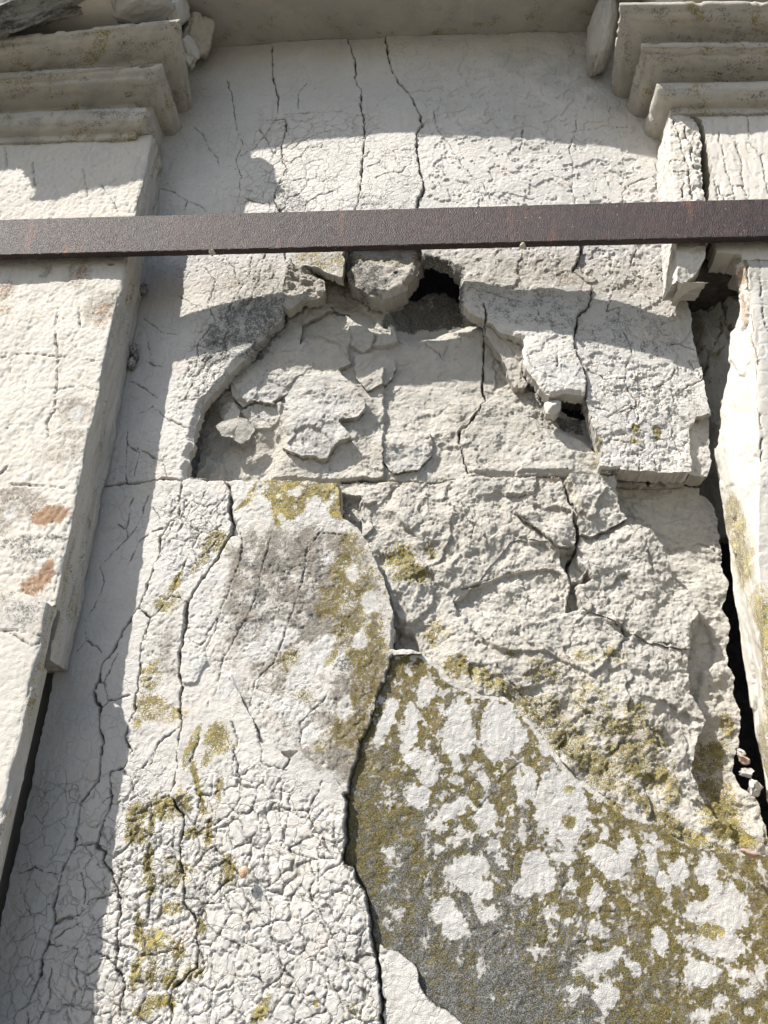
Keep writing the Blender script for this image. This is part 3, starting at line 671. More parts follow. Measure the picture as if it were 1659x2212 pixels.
fine = fbm(S_, Z_, .010, 3, 40) * .0008
skin = fbm(S_, Z_, .25, 4, 41) * .0030 + fine
pitn = fbm(S_, Z_, .013, 4, 42, .6)
pits = -.0018 * sst(.30, .5, pitn) * sst(-.2, .3, fbm(S_, Z_, .2, 2, 43))
peel = -.0017 * sst(.03, .06, fbm(S_, Z_, .07, 5, 44, .6))
rough = fbm(S_, Z_, .15, 5, 50, .55) * .012 + facets(S_, Z_, .075, 51, .9) * .0085 + facets(S_, Z_, .026, 52, .9) * .0024 + \
    facets(S_, Z_, .010, 53, .9) * .0016 + facets(S_, Z_, .0062, 58, .9) * .0013
flow = fbm(S_ + Z_ * .3, Z_, .10, 5, 55, .55, 1.8) * .010 + facets(S_, Z_ * 1.5, .045, 56, .8) * .004 + facets(S_, Z_, .015, 57, .8) * .0022 + fine * 1.5

core = PN.idw([(640, 640, -.062), (760, 700, -.062), (850, 760, -.072), (960, 720, -.068), (1040, 760, -.066), (1150, 880, -.060), (1230, 940, -.052),
               (900, 860, -.066), (1080, 960, -.050), (700, 880, -.050), (880, 980, -.052), (640, 980, -.060), (560, 760, -.056), (520, 960, -.095), (470, 940, -.100),
               (460, 1010, -.092), (560, 860, -.060), (1200, 1010, -.046), (1280, 1020, -.06), (820, 620, -.080), (940, 640, -.10), (1000, 900, -.056), (1240, 880, -.085)], .035)
def R(*a, **k): PN.step(*a, **k)
# flakes of the inner stone
# (piece)
# (piece)
DEP = .062
R(T(3, [(1200, 760), (1210, 830), (1185, 900), (1180, 1000), (1165, 1080), (1659, 1090), (1659, 600), (1500, 700)]), .012, soft=.002)
R(T(3, [(940, 770), (1000, 740), (1040, 790), (1020, 820), (960, 830)]), .010)
R(T(3, [(850, 940), (960, 990), (960, 1080), (830, 1080)]), .010)
R(T(3, [(1040, 780), (1110, 755), (1200, 745), (1225, 760), (1200, 830), (1160, 860), (1080, 850)]), .007)
R(Z4([(610, 500), (680, 560), (760, 600), (820, 650), (800, 730), (740, 790), (650, 730), (640, 640)]), .010)
R(Z4([(880, 460), (920, 420), (970, 590), (985, 710), (900, 730), (800, 740), (870, 640), (950, 650), (900, 560)]), .014)
R(Z4([(410, 640), (500, 590), (640, 620), (650, 690), (630, 800), (660, 870), (560, 740), (430, 690)]), .008)
R(Z4([(1370, 610), (1500, 530), (1650, 570), (1659, 650), (1600, 680)]), .009)
# (piece)
# (piece)
R(T(4, [(330, 880), (440, 740), (560, 640), (700, 740), (780, 860), (930, 990), (980, 1070), (360, 1060), (325, 920)]), .007, soft=.002)
R(T(4, [(560, 800), (760, 860), (930, 960), (980, 1080), (560, 1080), (640, 960)]), .006)
DEP = .035
# rough broken face under the joint
# (piece)
# (piece)
# (piece)
# (piece)
R(T(6, [(300, 480), (390, 405), (540, 345), (720, 330), (760, 350), (790, 420), (780, 520), (640, 570), (540, 520), (420, 510), (320, 540)]), -.010)
R(T(6, [(370, 600), (480, 500), (540, 520), (620, 570), (780, 540), (1000, 560), (1040, 640), (900, 800), (700, 700), (500, 700)]), .008)
R(T(6, [(760, 250), (830, 240), (845, 310), (870, 345), (830, 390), (805, 385), (770, 320)]), -.030)
R(T(6, [(875, 345), (905, 385), (860, 400), (825, 410), (835, 470), (845, 505), (785, 528), (800, 440), (812, 395), (850, 390)]), -.035)
R(T(6, [(0, 230), (120, 250), (200, 330), (210, 480), (130, 580), (60, 560), (20, 450), (0, 400)]), .008)
R(T(6, [(45, 580), (130, 620), (160, 705), (35, 700)]), -.022, soft=.003)
R([(735, 1060), (775, 1070), (780, 1150), (745, 1135)], -.02, soft=.003)
# shadowed scoop at the top of the right strip
R(T(6, [(1320, 600), (1360, 520), (1420, 560), (1450, 660), (1440, 740), (1390, 760), (1370, 900), (1320, 860)]), -.010, soft=.004)
DEP = 0.0
R(T(5, [(995, 60), (1040, 190), (1000, 190), (985, 110)]), -.014)
R(T(5, [(1215, 1135), (1280, 1120), (1290, 1150), (1250, 1170)]), -.012)
R(T(4, [(1150, 960), (1180, 960), (1195, 1000), (1170, 1040), (1150, 1000)]), -.012)
# bevel of the block that carries the lichen: surface steps on the lower slabs
R(T(5, [(800, 640), (880, 660), (900, 740), (850, 830), (780, 830), (780, 720)]), .004)
R(T(5, [(950, 800), (1000, 790), (1040, 890), (1060, 930), (980, 940), (940, 880)]), .004)

upz = sst(3.30, 3.45, Z_)
Hs = skin + (pits + peel * .6) * (1 - .65 * upz)
Hrough = PN.idw([(800, 1100, -.050), (900, 1100, -.048), (1050, 1100, -.044), (1200, 1100, -.044), (1300, 1080, -.04), (900, 1300, -.036), (1000, 1350, -.036), (1100, 1300, -.038),
                 (1200, 1350, -.034), (1400, 1200, -.036), (1450, 1350, -.034), (1000, 1450, -.014), (1100, 1480, -.020), (1200, 1500, -.026), (1400, 1500, -.030), (1200, 1600, -.014),
                 (1300, 1650, -.022), (1450, 1600, -.032), (1300, 1710, -.010), (1400, 1740, -.022), (1480, 1760, -.02), (1550, 1835, -.014), (880, 1380, -.045), (1460, 1700, -.03)], .04) + rough + PN.relief
strip = PN.idw([(1400, 1100, -.085), (1500, 1100, -.075), (1450, 1200, -.080), (1540, 1300, -.062), (1530, 1400, -.066), (1560, 1500, -.058), (1540, 1650, -.075), (1580, 1750, -.060), (1620, 1820, -.03)], .05) + flow * .8 + PN.relief
H_core = core + PN.relief + rough * .55 + flow * .35
smooth_part = sst(0, 1, PN.mask(Z4([(500, 450), (1600, 400), (1620, 1000), (1300, 1000), (900, 1020), (650, 1000), (300, 900), (100, 700)]), .04))
H_core = H_core - (rough * .35) * smooth_part
crk = PN.crackh
DL = PN.segd(PN.pts(HOLE_L), PN.WS, PN.WZ); lipL = (-.012 * (1 - sst(.000, .013 + .006 * fbm(S_, Z_, .04, 2, 47), DL))).astype(f32)
DR = PN.segd(PN.pts(HOLE_R), PN.WS, PN.WZ); lipR = (-.007 * (1 - sst(.000, .008, DR))).astype(f32)
HT = {
    1: Hs + crk + CRK + lipL, 2: Hs + crk + CRK + .002, 3: Hs + crk + CRK - .001, 4: Hs + crk + CRK + .005,
    5: Hs + crk + CRK + PN.idw([(1000, 620, .004), (1230, 800, .012), (1200, 700, .006), (1060, 690, .0)], .05) + rough * .30 + lipR,
    6: Hs + crk + CRK + .001 + rough * .22 * PN.mask(T(4, [(880, 620), (1420, 560), (1420, 1050), (900, 1050)]), .05) + peel * 1.2,
    7: -.022 + flow * .6 + crk * .4,
    8: PN.idw([(640, 620, .004), (690, 610, -.014), (620, 650, 0)], .03) + rough * .9 + crk * .3,
    9: -.030 + rough * .7 + crk * .3,
    10: H_core + crk, 11: H_core + crk - .002,
    20: skin + crk + CRK - .001, 21: skin + crk + CRK + .001, 22: Hs + crk + CRK + .004 + rough * .09,
    23: skin + crk + CRK + .003 + PN.relief * (PN.label_relief if False else 1) * 1 + peel * .7 + pits + rough * .06,
    24: skin + crk + CRK * 1.15 + .012 + rough * .08,
    25: skin + crk * .35 - .008 + peel * .5 + fbm(S_, Z_, .03, 3, 88) * .001,
    26: Hrough + crk, 27: Hrough + crk + .003, 28: strip + crk * .4, 30: Hrough + crk + .015, 31: Hrough + crk + .018, 32: Hrough + crk + .009, 33: Hrough + crk - .003, 29: skin + crk + .003 + CRK,
}
# round the broken lips of each upper slab a little, so that they are not knife-cut
# stains --------------------------------------------------
MOSS, DARK, BROWN, RUST, CLEAN, FRESH, DIRT, TONE = range(8)
def ST(ch, px, val=1.0, **k): PN.stain(ch, px, val, **k)
on = lambda labs: None
# raw broken stone
lab_v = np.zeros((PN.nz, PN.ns), np.int16); lab_v[:-1, :-1] = PN.label; lab_v[-1] = lab_v[-2]; lab_v[:, -1] = lab_v[:, -2]
isin = lambda *l: np.isin(lab_v, l)
PN.attr[FRESH] = np.where(isin(10, 11, 28, 7), .75, np.where(isin(26, 27, 8, 9, 30, 31, 32, 33), .55, PN.attr[FRESH])).astype(f32)
PN.attr[8] = np.where(isin(10, 11, 12, 13, 26, 27, 28, 7, 30, 31, 32, 33, 8, 9), .12, PN.attr[8]).astype(f32); PN.attr[8] = np.where(isin(25), .30, PN.attr[8]).astype(f32)
PN.attr[FRESH] *= (.8 + fbm(S_, Z_, .2, 3, 61) * .5)
for p in (T(3, [(1235, 740), (1300, 660), (1480, 640), (1580, 760), (1550, 850), (1470, 860), (1525, 930), (1420, 1010), (1230, 970)]), T(4, [(0, 900), (200, 880), (200, 1040), (0, 1020)]),
          T(3, [(1000, 640), (1090, 560), (1300, 560), (1480, 600), (1300, 740), (1050, 775)]), T(4, [(600, 520), (870, 600), (870, 690), (690, 700)])):
    PN.attr[FRESH] *= 1 - .9 * PN.mask(p, .006); PN.attr[CLEAN] = np.maximum(PN.attr[CLEAN], .55 * PN.mask(p, .01))
# soot at the top of the hollow
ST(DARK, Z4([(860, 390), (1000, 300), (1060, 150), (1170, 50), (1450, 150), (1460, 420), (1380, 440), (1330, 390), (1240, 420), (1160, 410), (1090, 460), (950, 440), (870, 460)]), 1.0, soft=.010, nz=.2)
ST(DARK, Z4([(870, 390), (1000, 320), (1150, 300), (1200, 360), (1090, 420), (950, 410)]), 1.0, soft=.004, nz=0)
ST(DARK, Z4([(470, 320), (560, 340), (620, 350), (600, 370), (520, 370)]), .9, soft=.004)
ST(DARK, T(4, [(765, 720), (880, 725), (890, 800), (830, 790), (780, 780)]), .8, soft=.004)  # darkness of the small hole painted onto its rim
# darker grey tones on the slab shoulders
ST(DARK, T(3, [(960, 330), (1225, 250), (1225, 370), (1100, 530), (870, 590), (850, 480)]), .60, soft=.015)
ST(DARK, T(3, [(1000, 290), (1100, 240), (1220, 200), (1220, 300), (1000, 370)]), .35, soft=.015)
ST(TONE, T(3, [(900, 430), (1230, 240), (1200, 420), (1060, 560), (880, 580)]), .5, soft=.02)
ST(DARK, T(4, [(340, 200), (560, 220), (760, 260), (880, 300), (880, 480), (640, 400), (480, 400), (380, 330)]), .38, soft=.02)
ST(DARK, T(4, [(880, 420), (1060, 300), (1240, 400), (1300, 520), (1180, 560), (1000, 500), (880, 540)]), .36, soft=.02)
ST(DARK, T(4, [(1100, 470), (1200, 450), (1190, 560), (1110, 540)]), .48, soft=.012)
ST(BROWN, T(4, [(500, 130), (800, 120), (900, 230), (1150, 230), (1100, 280), (800, 260), (560, 200)]), .48, soft=.03)
ST(BROWN, T(3, [(890, 200), (1100, 160), (1260, 150), (1200, 280), (900, 340)]), .40, soft=.03)
ST(TONE, T(4, [(380, 220), (860, 260), (1300, 420), (1300, 560), (1000, 520), (700, 430), (450, 380)]), .35, soft=.03)
ST(DARK, T(4, [(900, 620), (1200, 620), (1330, 800), (1200, 900), (980, 800)]), .26, soft=.04)
ST(DARK, T(1, [(1240, 780), (1360, 900), (1340, 915), (1190, 915), (1190, 830)]), .55, soft=.012)
ST(DARK, [(690, 420), (900, 430), (890, 460), (690, 460)], .30, soft=.02)
ST(TONE, T(2, [(400, 230), (800, 200), (1000, 330), (1020, 480), (700, 420), (560, 300)]), .42, soft=.03, nz=.8, scale=.06)
ST(TONE, T(2, [(0, 420), (700, 400), (700, 600), (100, 600)]), .18, soft=.05, nz=.8, scale=.05)
ST(MOSS, T(1, [(1370, 600), (1659, 590), (1600, 620)]), .0)
for (x, y, a, b, v_) in ((1080, 860, 18, 22, .8), (1180, 870, 16, 30, .85), (930, 900, 14, 30, .75), (1090, 910, 30, 16, .6), (935, 960, 12, 20, .6)):
    PN.blob(MOSS, T(4, [(x, y)])[0], a / 2, b / 2, v_)
ST(MOSS, [(640, 545), (744, 545), (744, 600), (700, 580), (640, 570)], .5, soft=.006)
# yellow moss on the ledge of the lichen block
ST(MOSS, T(3, [(1030, 1190), (1110, 1085), (1200, 1080), (1430, 1075), (1470, 1090), (1480, 1194), (1400, 1194), (1360, 1130), (1300, 1194), (1180, 1194), (1120, 1120)]), .85, soft=.006, nz=.6)
ST(MOSS, T(5, [(1010, 90), (1040, 50), (1110, 0), (1480, 0), (1475, 130), (1430, 110), (1400, 50), (1330, 30), (1300, 110), (1240, 160), (1190, 150), (1170, 60), (1120, 0), (1060, 60)]), .85, soft=.006, nz=.6)
for (x, y, a, b, g_, v_) in ((1500, 210, 40, 50, 0, .7), (1480, 340, 50, 110, 10, .72), (1440, 470, 70, 90, 20, .68), (1550, 400, 60, 80, 0, .6), (1520, 560, 70, 90, 30, .6), (1600, 680, 60, 160, 12, .68),
                             (1430, 700, 30, 60, 20, .7), (1580, 850, 60, 170, 10, .66), (1260, 740, 50, 60, 0, .62), (1520, 1000, 90, 120, 20, .6), (1400, 1080, 80, 50, -20, .5), (1310, 880, 60, 30, 20, .5),
                             (650, 800, 50, 70, 0, .62), (650, 930, 70, 60, 0, .68), (740, 960, 60, 40, 0, .6), (600, 990, 25, 40, 0, .55), (940, 1060, 60, 60, 20, .72), (960, 1100, 60, 40, 0, .6),
                             (930, 220, 60, 50, -50, .68), (870, 300, 60, 22, -50, .6), (760, 400, 20, 60, 20, .78), (720, 480, 60, 40, -30, .66), (850, 1080, 22, 70, 20, .75), (905, 1160, 20, 30, 0, .6), (810, 1150, 18, 40, 0, .6)):
    PN.blob(MOSS, T(5, [(x, y)])[0], a / 2, b / 2, v_, g_)
# brown bloom of the same block
ST(BROWN, T(5, [(1010, 250), (1100, 150), (1200, 170), (1400, 150), (1560, 220), (1640, 400), (1659, 800), (1560, 1080), (1480, 1190), (1400, 1000), (1480, 700), (1300, 640), (1180, 560), (1040, 600), (980, 500)]), .85, soft=.03, nz=.5, scale=.05)
ST(BROWN, T(5, [(700, 560), (760, 600), (770, 800), (680, 830), (640, 700)]), .55, soft=.02)
ST(BROWN, T(5, [(900, 700), (1000, 560), (1300, 560), (1450, 650), (1400, 1000), (1200, 1090), (1000, 900)]), .40, soft=.03, nz=.9)
ST(DARK, T(5, [(1020, 250), (1400, 180), (1560, 260), (1640, 500), (1500, 600), (1300, 620), (1150, 600), (1000, 600)]), .46, soft=.04, nz=.7)
ST(BROWN, T(5, [(980, 240), (1100, 150), (1450, 130), (1600, 300), (1659, 600), (1659, 850), (1560, 1080), (1480, 1194), (1330, 1194), (1250, 1060), (1440, 900), (1480, 700), (1300, 900), (1150, 850), (1000, 700), (940, 500)]), .66, soft=.03, nz=.55, scale=.04)
ST(BROWN, [(730, 1500), (830, 1400), (845, 1420), (820, 1500), (760, 1690), (735, 1700), (690, 1650)], .9, soft=.02)
ST(MOSS, [(740, 1180), (790, 1180), (835, 1290), (848, 1400), (815, 1480), (770, 1640), (745, 1650), (760, 1480), (745, 1400), (800, 1330)], .52, soft=.02, nz=.9)
ST(DARK, T(5, [(1440, 640), (1640, 600), (1640, 860), (1540, 1080), (1450, 1194), (1400, 1080), (1450, 860)]), .50, soft=.03, nz=.6)
ST(DARK, T(5, [(1250, 780), (1420, 900), (1360, 1000), (1250, 900)]), .42, soft=.02)
ST(DARK, T(5, [(1080, 900), (1300, 900), (1420, 1080), (1360, 1194), (1250, 1120), (1120, 1000)]), .30, soft=.03, nz=.9)
for (x, y, a, b, g_) in ((1310, 780, 60, 100, 30), (1380, 700, 50, 90, 35), (1250, 940, 90, 40, 20), (1560, 640, 30, 50, 0), (1600, 480, 40, 50, 0), (1520, 350, 30, 40, 0), (1330, 1060, 60, 40, -30),
                         (1490, 940, 30, 60, 10), (1580, 1120, 30, 60, 10), (880, 440, 60, 130, 25), (740, 300, 60, 80, 30), (860, 760, 40, 50, 0), (1110, 690, 60, 40, 0), (990, 850, 40, 60, 0), (1200, 620, 70, 60, 0)):
    PN.blob(BROWN, T(5, [(x, y)])[0], a / 2, b / 2, -.9, g_); PN.blob(DARK, T(5, [(x, y)])[0], a / 2, b / 2, -.9, g_)
    PN.blob(CLEAN, T(5, [(x, y)])[0], a / 2, b / 2, .62, g_)
# moss in the crackled lower left
for (x, y, a, b, g_, v_) in ((600, 300, 45, 50, 0, .72), (600, 380, 40, 40, 0, .75), (640, 500, 16, 80, 0, .8), (650, 600, 14, 60, 0, .75), (710, 260, 50, 40, 30, .72), (790, 240, 30, 50, 0, .72), (850, 120, 12, 80, -20, .75),
                             (880, 250, 12, 60, -15, .75), (905, 370, 14, 60, 0, .7), (950, 180, 14, 50, 0, .6), (900, 50, 24, 30, 0, .6), (840, 370, 40, 20, 0, .7), (990, 530, 30, 50, 0, .8), (760, 560, 50, 40, 0, .6),
                             (740, 690, 30, 30, 0, .8), (770, 500, 60, 16, 20, .6), (600, 780, 18, 60, -15, .75), (640, 860, 30, 60, 0, .75), (690, 830, 40, 60, 0, .68), (770, 870, 30, 40, 0, .7), (870, 770, 20, 40, 0, .7),
                             (590, 980, 22, 70, 0, .75), (660, 960, 26, 70, 0, .68), (740, 1000, 40, 50, 0, .62), (680, 1100, 70, 30, -20, .78), (620, 1140, 40, 30, 0, .7), (750, 1100, 20, 40, 0, .7), (830, 970, 40, 30, 0, .6),
                             (1140, 1120, 20, 50, 20, .75), (1110, 1160, 16, 30, 0, .7), (1370, 1105, 12, 14, 0, .7), (660, 320, 14, 60, 0, .7), (810, 60, 14, 40, 0, .6)):
    PN.blob(MOSS, T(7, [(x, y)])[0], a * .62, b * .60, min(v_ + .08, .9), g_, .5)
ST(DARK, T(7, [(740, 440), (960, 430), (1000, 520), (940, 640), (860, 760), (800, 690), (830, 560), (750, 480)]), .46, soft=.02, nz=.9)
ST(DARK, T(7, [(690, 900), (780, 880), (760, 1040), (650, 1060), (680, 960)]), .46, soft=.02, nz=.9)
ST(DARK, T(7, [(1220, 900), (1280, 940), (1240, 1060)]), .40, soft=.015)
ST(MOSS, T(7, [(1500, 1120), (1659, 1130), (1659, 1194), (1500, 1194)]), .30, soft=.02)
# the big lichen-covered face at lower right
G = isin(25).astype(f32)
from_px = PN.pts([(800, 1500), (1000, 1900), (1400, 2000), (1659, 1850)])
g_dark = PN.idw([(850, 1500, .48), (950, 1500, .50), (1050, 1560, .45), (800, 1650, .50), (900, 1700, .62), (820, 1850, .80), (900, 1900, .82), (1000, 1900, .80), (1100, 2000, .88), (1000, 2050, .92),
                 (1100, 2150, .90), (1200, 2080, .80), (1250, 1980, .55), (1300, 1800, .40), (1400, 1950, .42), (1450, 2150, .60), (1600, 2100, .60), (1600, 1950, .50), (1200, 1800, .55), (1350, 2150, .80), (1500, 1900, .45)], .05)
g_moss = PN.idw([(850, 1500, .80), (900, 1450, .85), (1000, 1530, .68), (800, 1650, .72), (780, 1720, .74), (850, 1800, .62), (900, 1700, .68), (1050, 1700, .66), (900, 1950, .40), (1000, 2050, .28), (1100, 2150, .22),
                 (1150, 1900, .48), (1250, 1850, .82), (1350, 1800, .88), (1400, 1950, .86), (1300, 2000, .68), (1450, 1850, .85), (1600, 1920, .88), (1600, 2100, .75), (1450, 2200, .78), (1250, 2150, .40), (1650, 2000, .9)], .05)
cov = PN.idw([(850, 1500, .30), (900, 1450, .45), (960, 1540, .20), (1050, 1560, .18), (1120, 1600, .22), (790, 1650, .85), (770, 1720, .9), (820, 1600, .55), (900, 1650, .42), (1000, 1640, .42), (850, 1800, .85), (900, 1750, .45), (820, 1900, .9), (900, 1900, .60),
                 (1000, 1800, .38), (1080, 1720, .30), (1150, 1620, .20), (1220, 1730, .12), (1000, 1950, .5), (1100, 2000, .62), (950, 2030, .72), (1050, 2100, .85), (1150, 2150, .75), (1100, 2200, .8), (1200, 1850, .40), (1300, 1780, .50), (1330, 1900, .52),
                 (1250, 2000, .42), (1400, 1980, .55), (1420, 1850, .40), (1550, 1880, .45), (1620, 1900, .7), (1540, 2000, .25), (1600, 2060, .38), (1400, 2150, .80), (1320, 2100, .45), (1500, 2150, .55), (1600, 2150, .6), (1650, 2000, .7), (1500, 1850, .7), (1400, 1800, .75)], .038)
PATCH = [(300,430,30,110,20,1),(385,470,35,110,5,1),(445,320,35,60,5,1),(560,470,62,125,5,1),(400,560,40,40,0,1),(455,610,35,70,0,1),(710,470,80,110,0,1),(880,520,40,40,0,1),(645,635,22,45,-15,1),(545,640,35,18,0,1),
 (800,650,45,80,10,1),(920,740,100,140,-5,1),(790,830,15,60,0,1),(420,700,60,45,20,1),(540,740,95,28,-38,1),(470,800,50,18,-40,1),(655,775,48,58,0,1),(560,850,50,28,-30,1),(690,880,28,40,20,1),(715,925,20,25,0,1),
 (490,890,20,25,0,1),(590,970,90,70,-25,1),(640,1040,35,60,30,1),(850,970,70,85,0,1),(800,1020,45,40,0,1),(910,920,20,30,0,1),(950,915,35,25,0,1),(540,1140,60,90,-30,1),(485,1120,30,50,0,1),(670,1120,45,32,-20,1),
 (965,1010,20,28,0,1),(1080,830,22,40,15,1),(1100,930,85,55,25,1),(1160,900,40,60,0,1),(1050,1060,30,70,10,1),(1160,1050,50,18,0,.8),(1250,920,30,80,-5,1),(1350,960,40,55,20,1),(1290,1000,30,30,0,1),(1450,960,50,60,10,.9),
 (1250,850,35,22,30,1),(1060,1170,60,35,-10,.8),(1280,1210,30,55,0,1),(1420,1110,50,50,0,1),(1520,1100,80,110,10,1),(1480,1220,110,70,5,1),(1640,960,18,50,0,1),(1060,1290,100,50,-15,.9),(1190,1310,50,35,0,.8),
 (1090,1410,50,75,0,.9),(1430,1330,80,55,-15,1),(1550,1330,45,28,0,1),(1500,1430,35,25,-20,1),(1590,1400,40,30,0,1),(1640,1330,25,50,0,1),(1420,1480,45,30,0,1),(640,1310,30,50,20,.7),(560,1280,18,50,15,.8),
 (840,1250,55,70,0,.55),(890,1130,60,50,0,.6),(700,1420,70,50,0,.5),(320,920,50,60,0,.6),(330,1120,50,60,20,.6),(300,700,60,60,0,.5),(320,1020,50,40,0,.5),(760,1150,50,40,0,.5),(960,1400,60,60,0,.55),(430,1210,40,40,0,.6),
 (1350,1400,40,30,0,.6),(1150,1220,30,30,0,.6),(1340,1150,24,30,0,.6),(1580,1000,30,50,0,.6),(740,1250,40,50,0,.45)]
SD = np.full(S_.shape, -1.0, f32)
wf = fbm(S_, Z_, .030, 4, 169, .62)
for (x, y, a, b, an, lv) in PATCH:
    c = (650.3 + .608 * x, 1294 + .608 * y); a *= .608; b *= .608
    p0, p1, p2 = PN.pts([c, (c[0] + 10, c[1]), (c[0], c[1] + 10)]); k1 = np.hypot(*(p1 - p0)) / 10; k2 = np.hypot(*(p2 - p0)) / 10
    w = PN.win(np.array([p0]), max(a * k1, b * k2) * 1.9 + .01)
    if w is None: continue
    dx = PN.WS[w] - p0[0]; dy = -(PN.WZ[w] - p0[1]); q = math.radians(an)
    X = (dx * math.cos(q) + dy * math.sin(q)) / (a * k1); Y = (-dx * math.sin(q) + dy * math.cos(q)) / (b * k2)
    d = (1 - np.sqrt(X * X + Y * Y) + wf[w] * .30) * min(a * k1, b * k2)
    d = np.where(d > 0, d * lv ** 2, d) - (1 - lv) * .006
    SD[w] = np.maximum(SD[w], d)
soft_ = .0018 + .005 * np.clip(g_dark - .5, 0, 1)
SDn = SD - .0026 + fbm(S_, Z_, .011, 4, 170, .7) * .0040
lich = 1 - np.clip(.5 + SDn / (2 * soft_), 0, 1)
# thin pale flecks between the big patches
fl_ = sst(.30, .48, fbm(S_, Z_, .020, 4, 172, .65)) * sst(.95, .4, cov)
lich = lich * (1 - .75 * fl_)
mo = np.clip(g_moss + fbm(S_, Z_, .04, 4, 171, .6) * .30, 0, 1)
PN.attr[DARK] = np.where(G > 0, lich * np.clip(g_dark * 1.35 + fbm(S_, Z_, .05, 3, 175) * .2, .50, 1.0), PN.attr[DARK])
PN.attr[BROWN] = np.where(G > 0, lich * .8 + .12, PN.attr[BROWN])
PN.attr[MOSS] = np.where(G > 0, lich * np.clip(mo * .84, 0, .85), PN.attr[MOSS])
PN.attr[CLEAN] = np.where(G > 0, (1 - lich) * .50 * (.8 + .5 * sst(-.3, .3, fbm(S_, Z_, .025, 4, 199))), PN.attr[CLEAN])
PN.attr[TONE] = np.where(G > 0, .24 + .3 * lich, PN.attr[TONE])
PN.blob(CLEAN, (1538, 2011), 36, 18, -1); PN.blob(MOSS, (1538, 2011), 36, 18, .85)
for (x, y, a, b) in ((800, 180, 24, 22), (800, 320, 30, 34), (600, 110, 14, 14)):
    PN.blob(CLEAN, T(8, [(x, y)])[0], a / 2, b / 2, -1); PN.blob(MOSS, T(8, [(x, y)])[0], a / 2, b / 2, .85)
PN.blob(DARK, T(8, [(990, 615)])[0], 16, 20, 1.0)
# moss on the rough face, the ridge and the strip beside the gap
for (x, y, a, b, an, v_) in ((60, 250, 70, 60, 0, .85), (120, 320, 90, 50, 20, .78), (200, 220, 30, 40, 0, .7), (60, 340, 60, 30, 0, .6), (220, 580, 70, 60, 0, .5), (310, 740, 60, 50, 0, .78), (420, 780, 90, 40, 20, .66),
                             (520, 840, 120, 50, 25, .62), (640, 920, 90, 60, 45, .62), (730, 950, 90, 80, 50, .62), (800, 1050, 90, 90, 40, .66), (880, 1150, 110, 80, 30, .68), (880, 700, 60, 30, 30, .5), (700, 750, 90, 60, 20, .5),
                             (1010, 700, 60, 40, 0, .5), (1100, 960, 60, 70, 0, .60), (1020, 1010, 110, 50, 0, .62), (1180, 1060, 60, 60, 0, .60), (1060, 1120, 110, 60, 0, .66), (920, 930, 90, 60, 0, .5), (1130, 1180, 120, 50, 0, .66),
                             (1430, 1120, 40, 70, 0, .66), (1490, 1090, 50, 50, 0, .78), (1530, 980, 30, 60, 0, .72), (640, 780, 60, 30, 0, .5), (560, 690, 40, 20, 0, .45), (880, 860, 120, 80, 0, .42)):
    PN.blob(MOSS, T(6, [(x, y)])[0], a / 2, b / 2, v_, an, .5)
for (x, y, a, b, an, v_) in ((900, 60, 120, 70, 20, .72), (950, 130, 90, 60, 30, .66), (1080, 60, 100, 60, 20, .66), (1180, 120, 80, 60, 20, .70), (1130, 220, 120, 40, 35, .72), (1230, 320, 110, 50, 30, .84), (1340, 390, 110, 40, 25, .85),
                             (1460, 440, 80, 22, 15, .7), (1260, 180, 50, 60, 0, .66), (1450, 50, 90, 50, 0, .68), (1480, 170, 90, 70, 30, .82), (1490, 280, 100, 110, 20, .92), (1570, 380, 70, 60, 20, .88), (1410, 200, 40, 60, 0, .5),
                             (1000, 250, 50, 30, 40, .8), (1390, 130, 30, 80, 10, .4)):
    PN.blob(MOSS, T(8, [(x, y)])[0], a / 2, b / 2, v_, an, .5)
PN.blob(DARK, T(6, [(700, 980)])[0], 40, 40, .55, 40); PN.blob(DARK, T(6, [(750, 1060)])[0], 16, 50, .6, -30)
ST(DARK, T(5, [(1490, 20), (1545, 80), (1550, 170), (1500, 150)]), .45, soft=.01)  # painted shade beside the blotched slab's right edge

PN.smooth_edges()
NAMES = {1: 'slab', 2: 'slab', 3: 'slab', 4: 'slab', 5: 'slab', 6: 'slab', 7: 'broken_edge', 8: 'broken_edge', 9: 'broken_edge', 10: 'core_stone', 11: 'core_stone',
         20: 'slab', 21: 'slab', 22: 'slab', 23: 'slab', 24: 'slab', 25: 'slab', 26: 'core_stone', 27: 'core_stone', 28: 'core_stone', 29: 'slab', 30: 'flake', 31: 'flake', 32: 'flake', 33: 'core_stone'}
PLAB = {23: 'brown and white blotched slab with yellow moss along its top edge', 24: 'white slab crazed into small cells, olive moss down its left side',
        25: 'slab covered in black, olive and white lichen', 5: 'slab tongue hanging over the hollow', 28: 'smooth broken strip beside the open gap',
        7: 'beige broken edge', 10: 'flaking core stone', 1: 'pale slab left of the hollow, half in shade'}
def build_piece(lab, nm, th):
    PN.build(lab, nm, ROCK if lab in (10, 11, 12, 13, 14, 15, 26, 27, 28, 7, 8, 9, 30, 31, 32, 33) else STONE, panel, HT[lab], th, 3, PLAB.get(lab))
for lab, nm in NAMES.items():
    if lab in (10, 11): continue
    th = {26: .05, 27: .05, 28: .10, 6: .050, 1: .028, 5: .034, 8: .03, 9: .03, 2: .028, 4: .05, 24: .03, 29: .03, 30: .03, 31: .03, 32: .03, 33: .03}.get(lab, .045)
    build_piece(lab, nm, th)
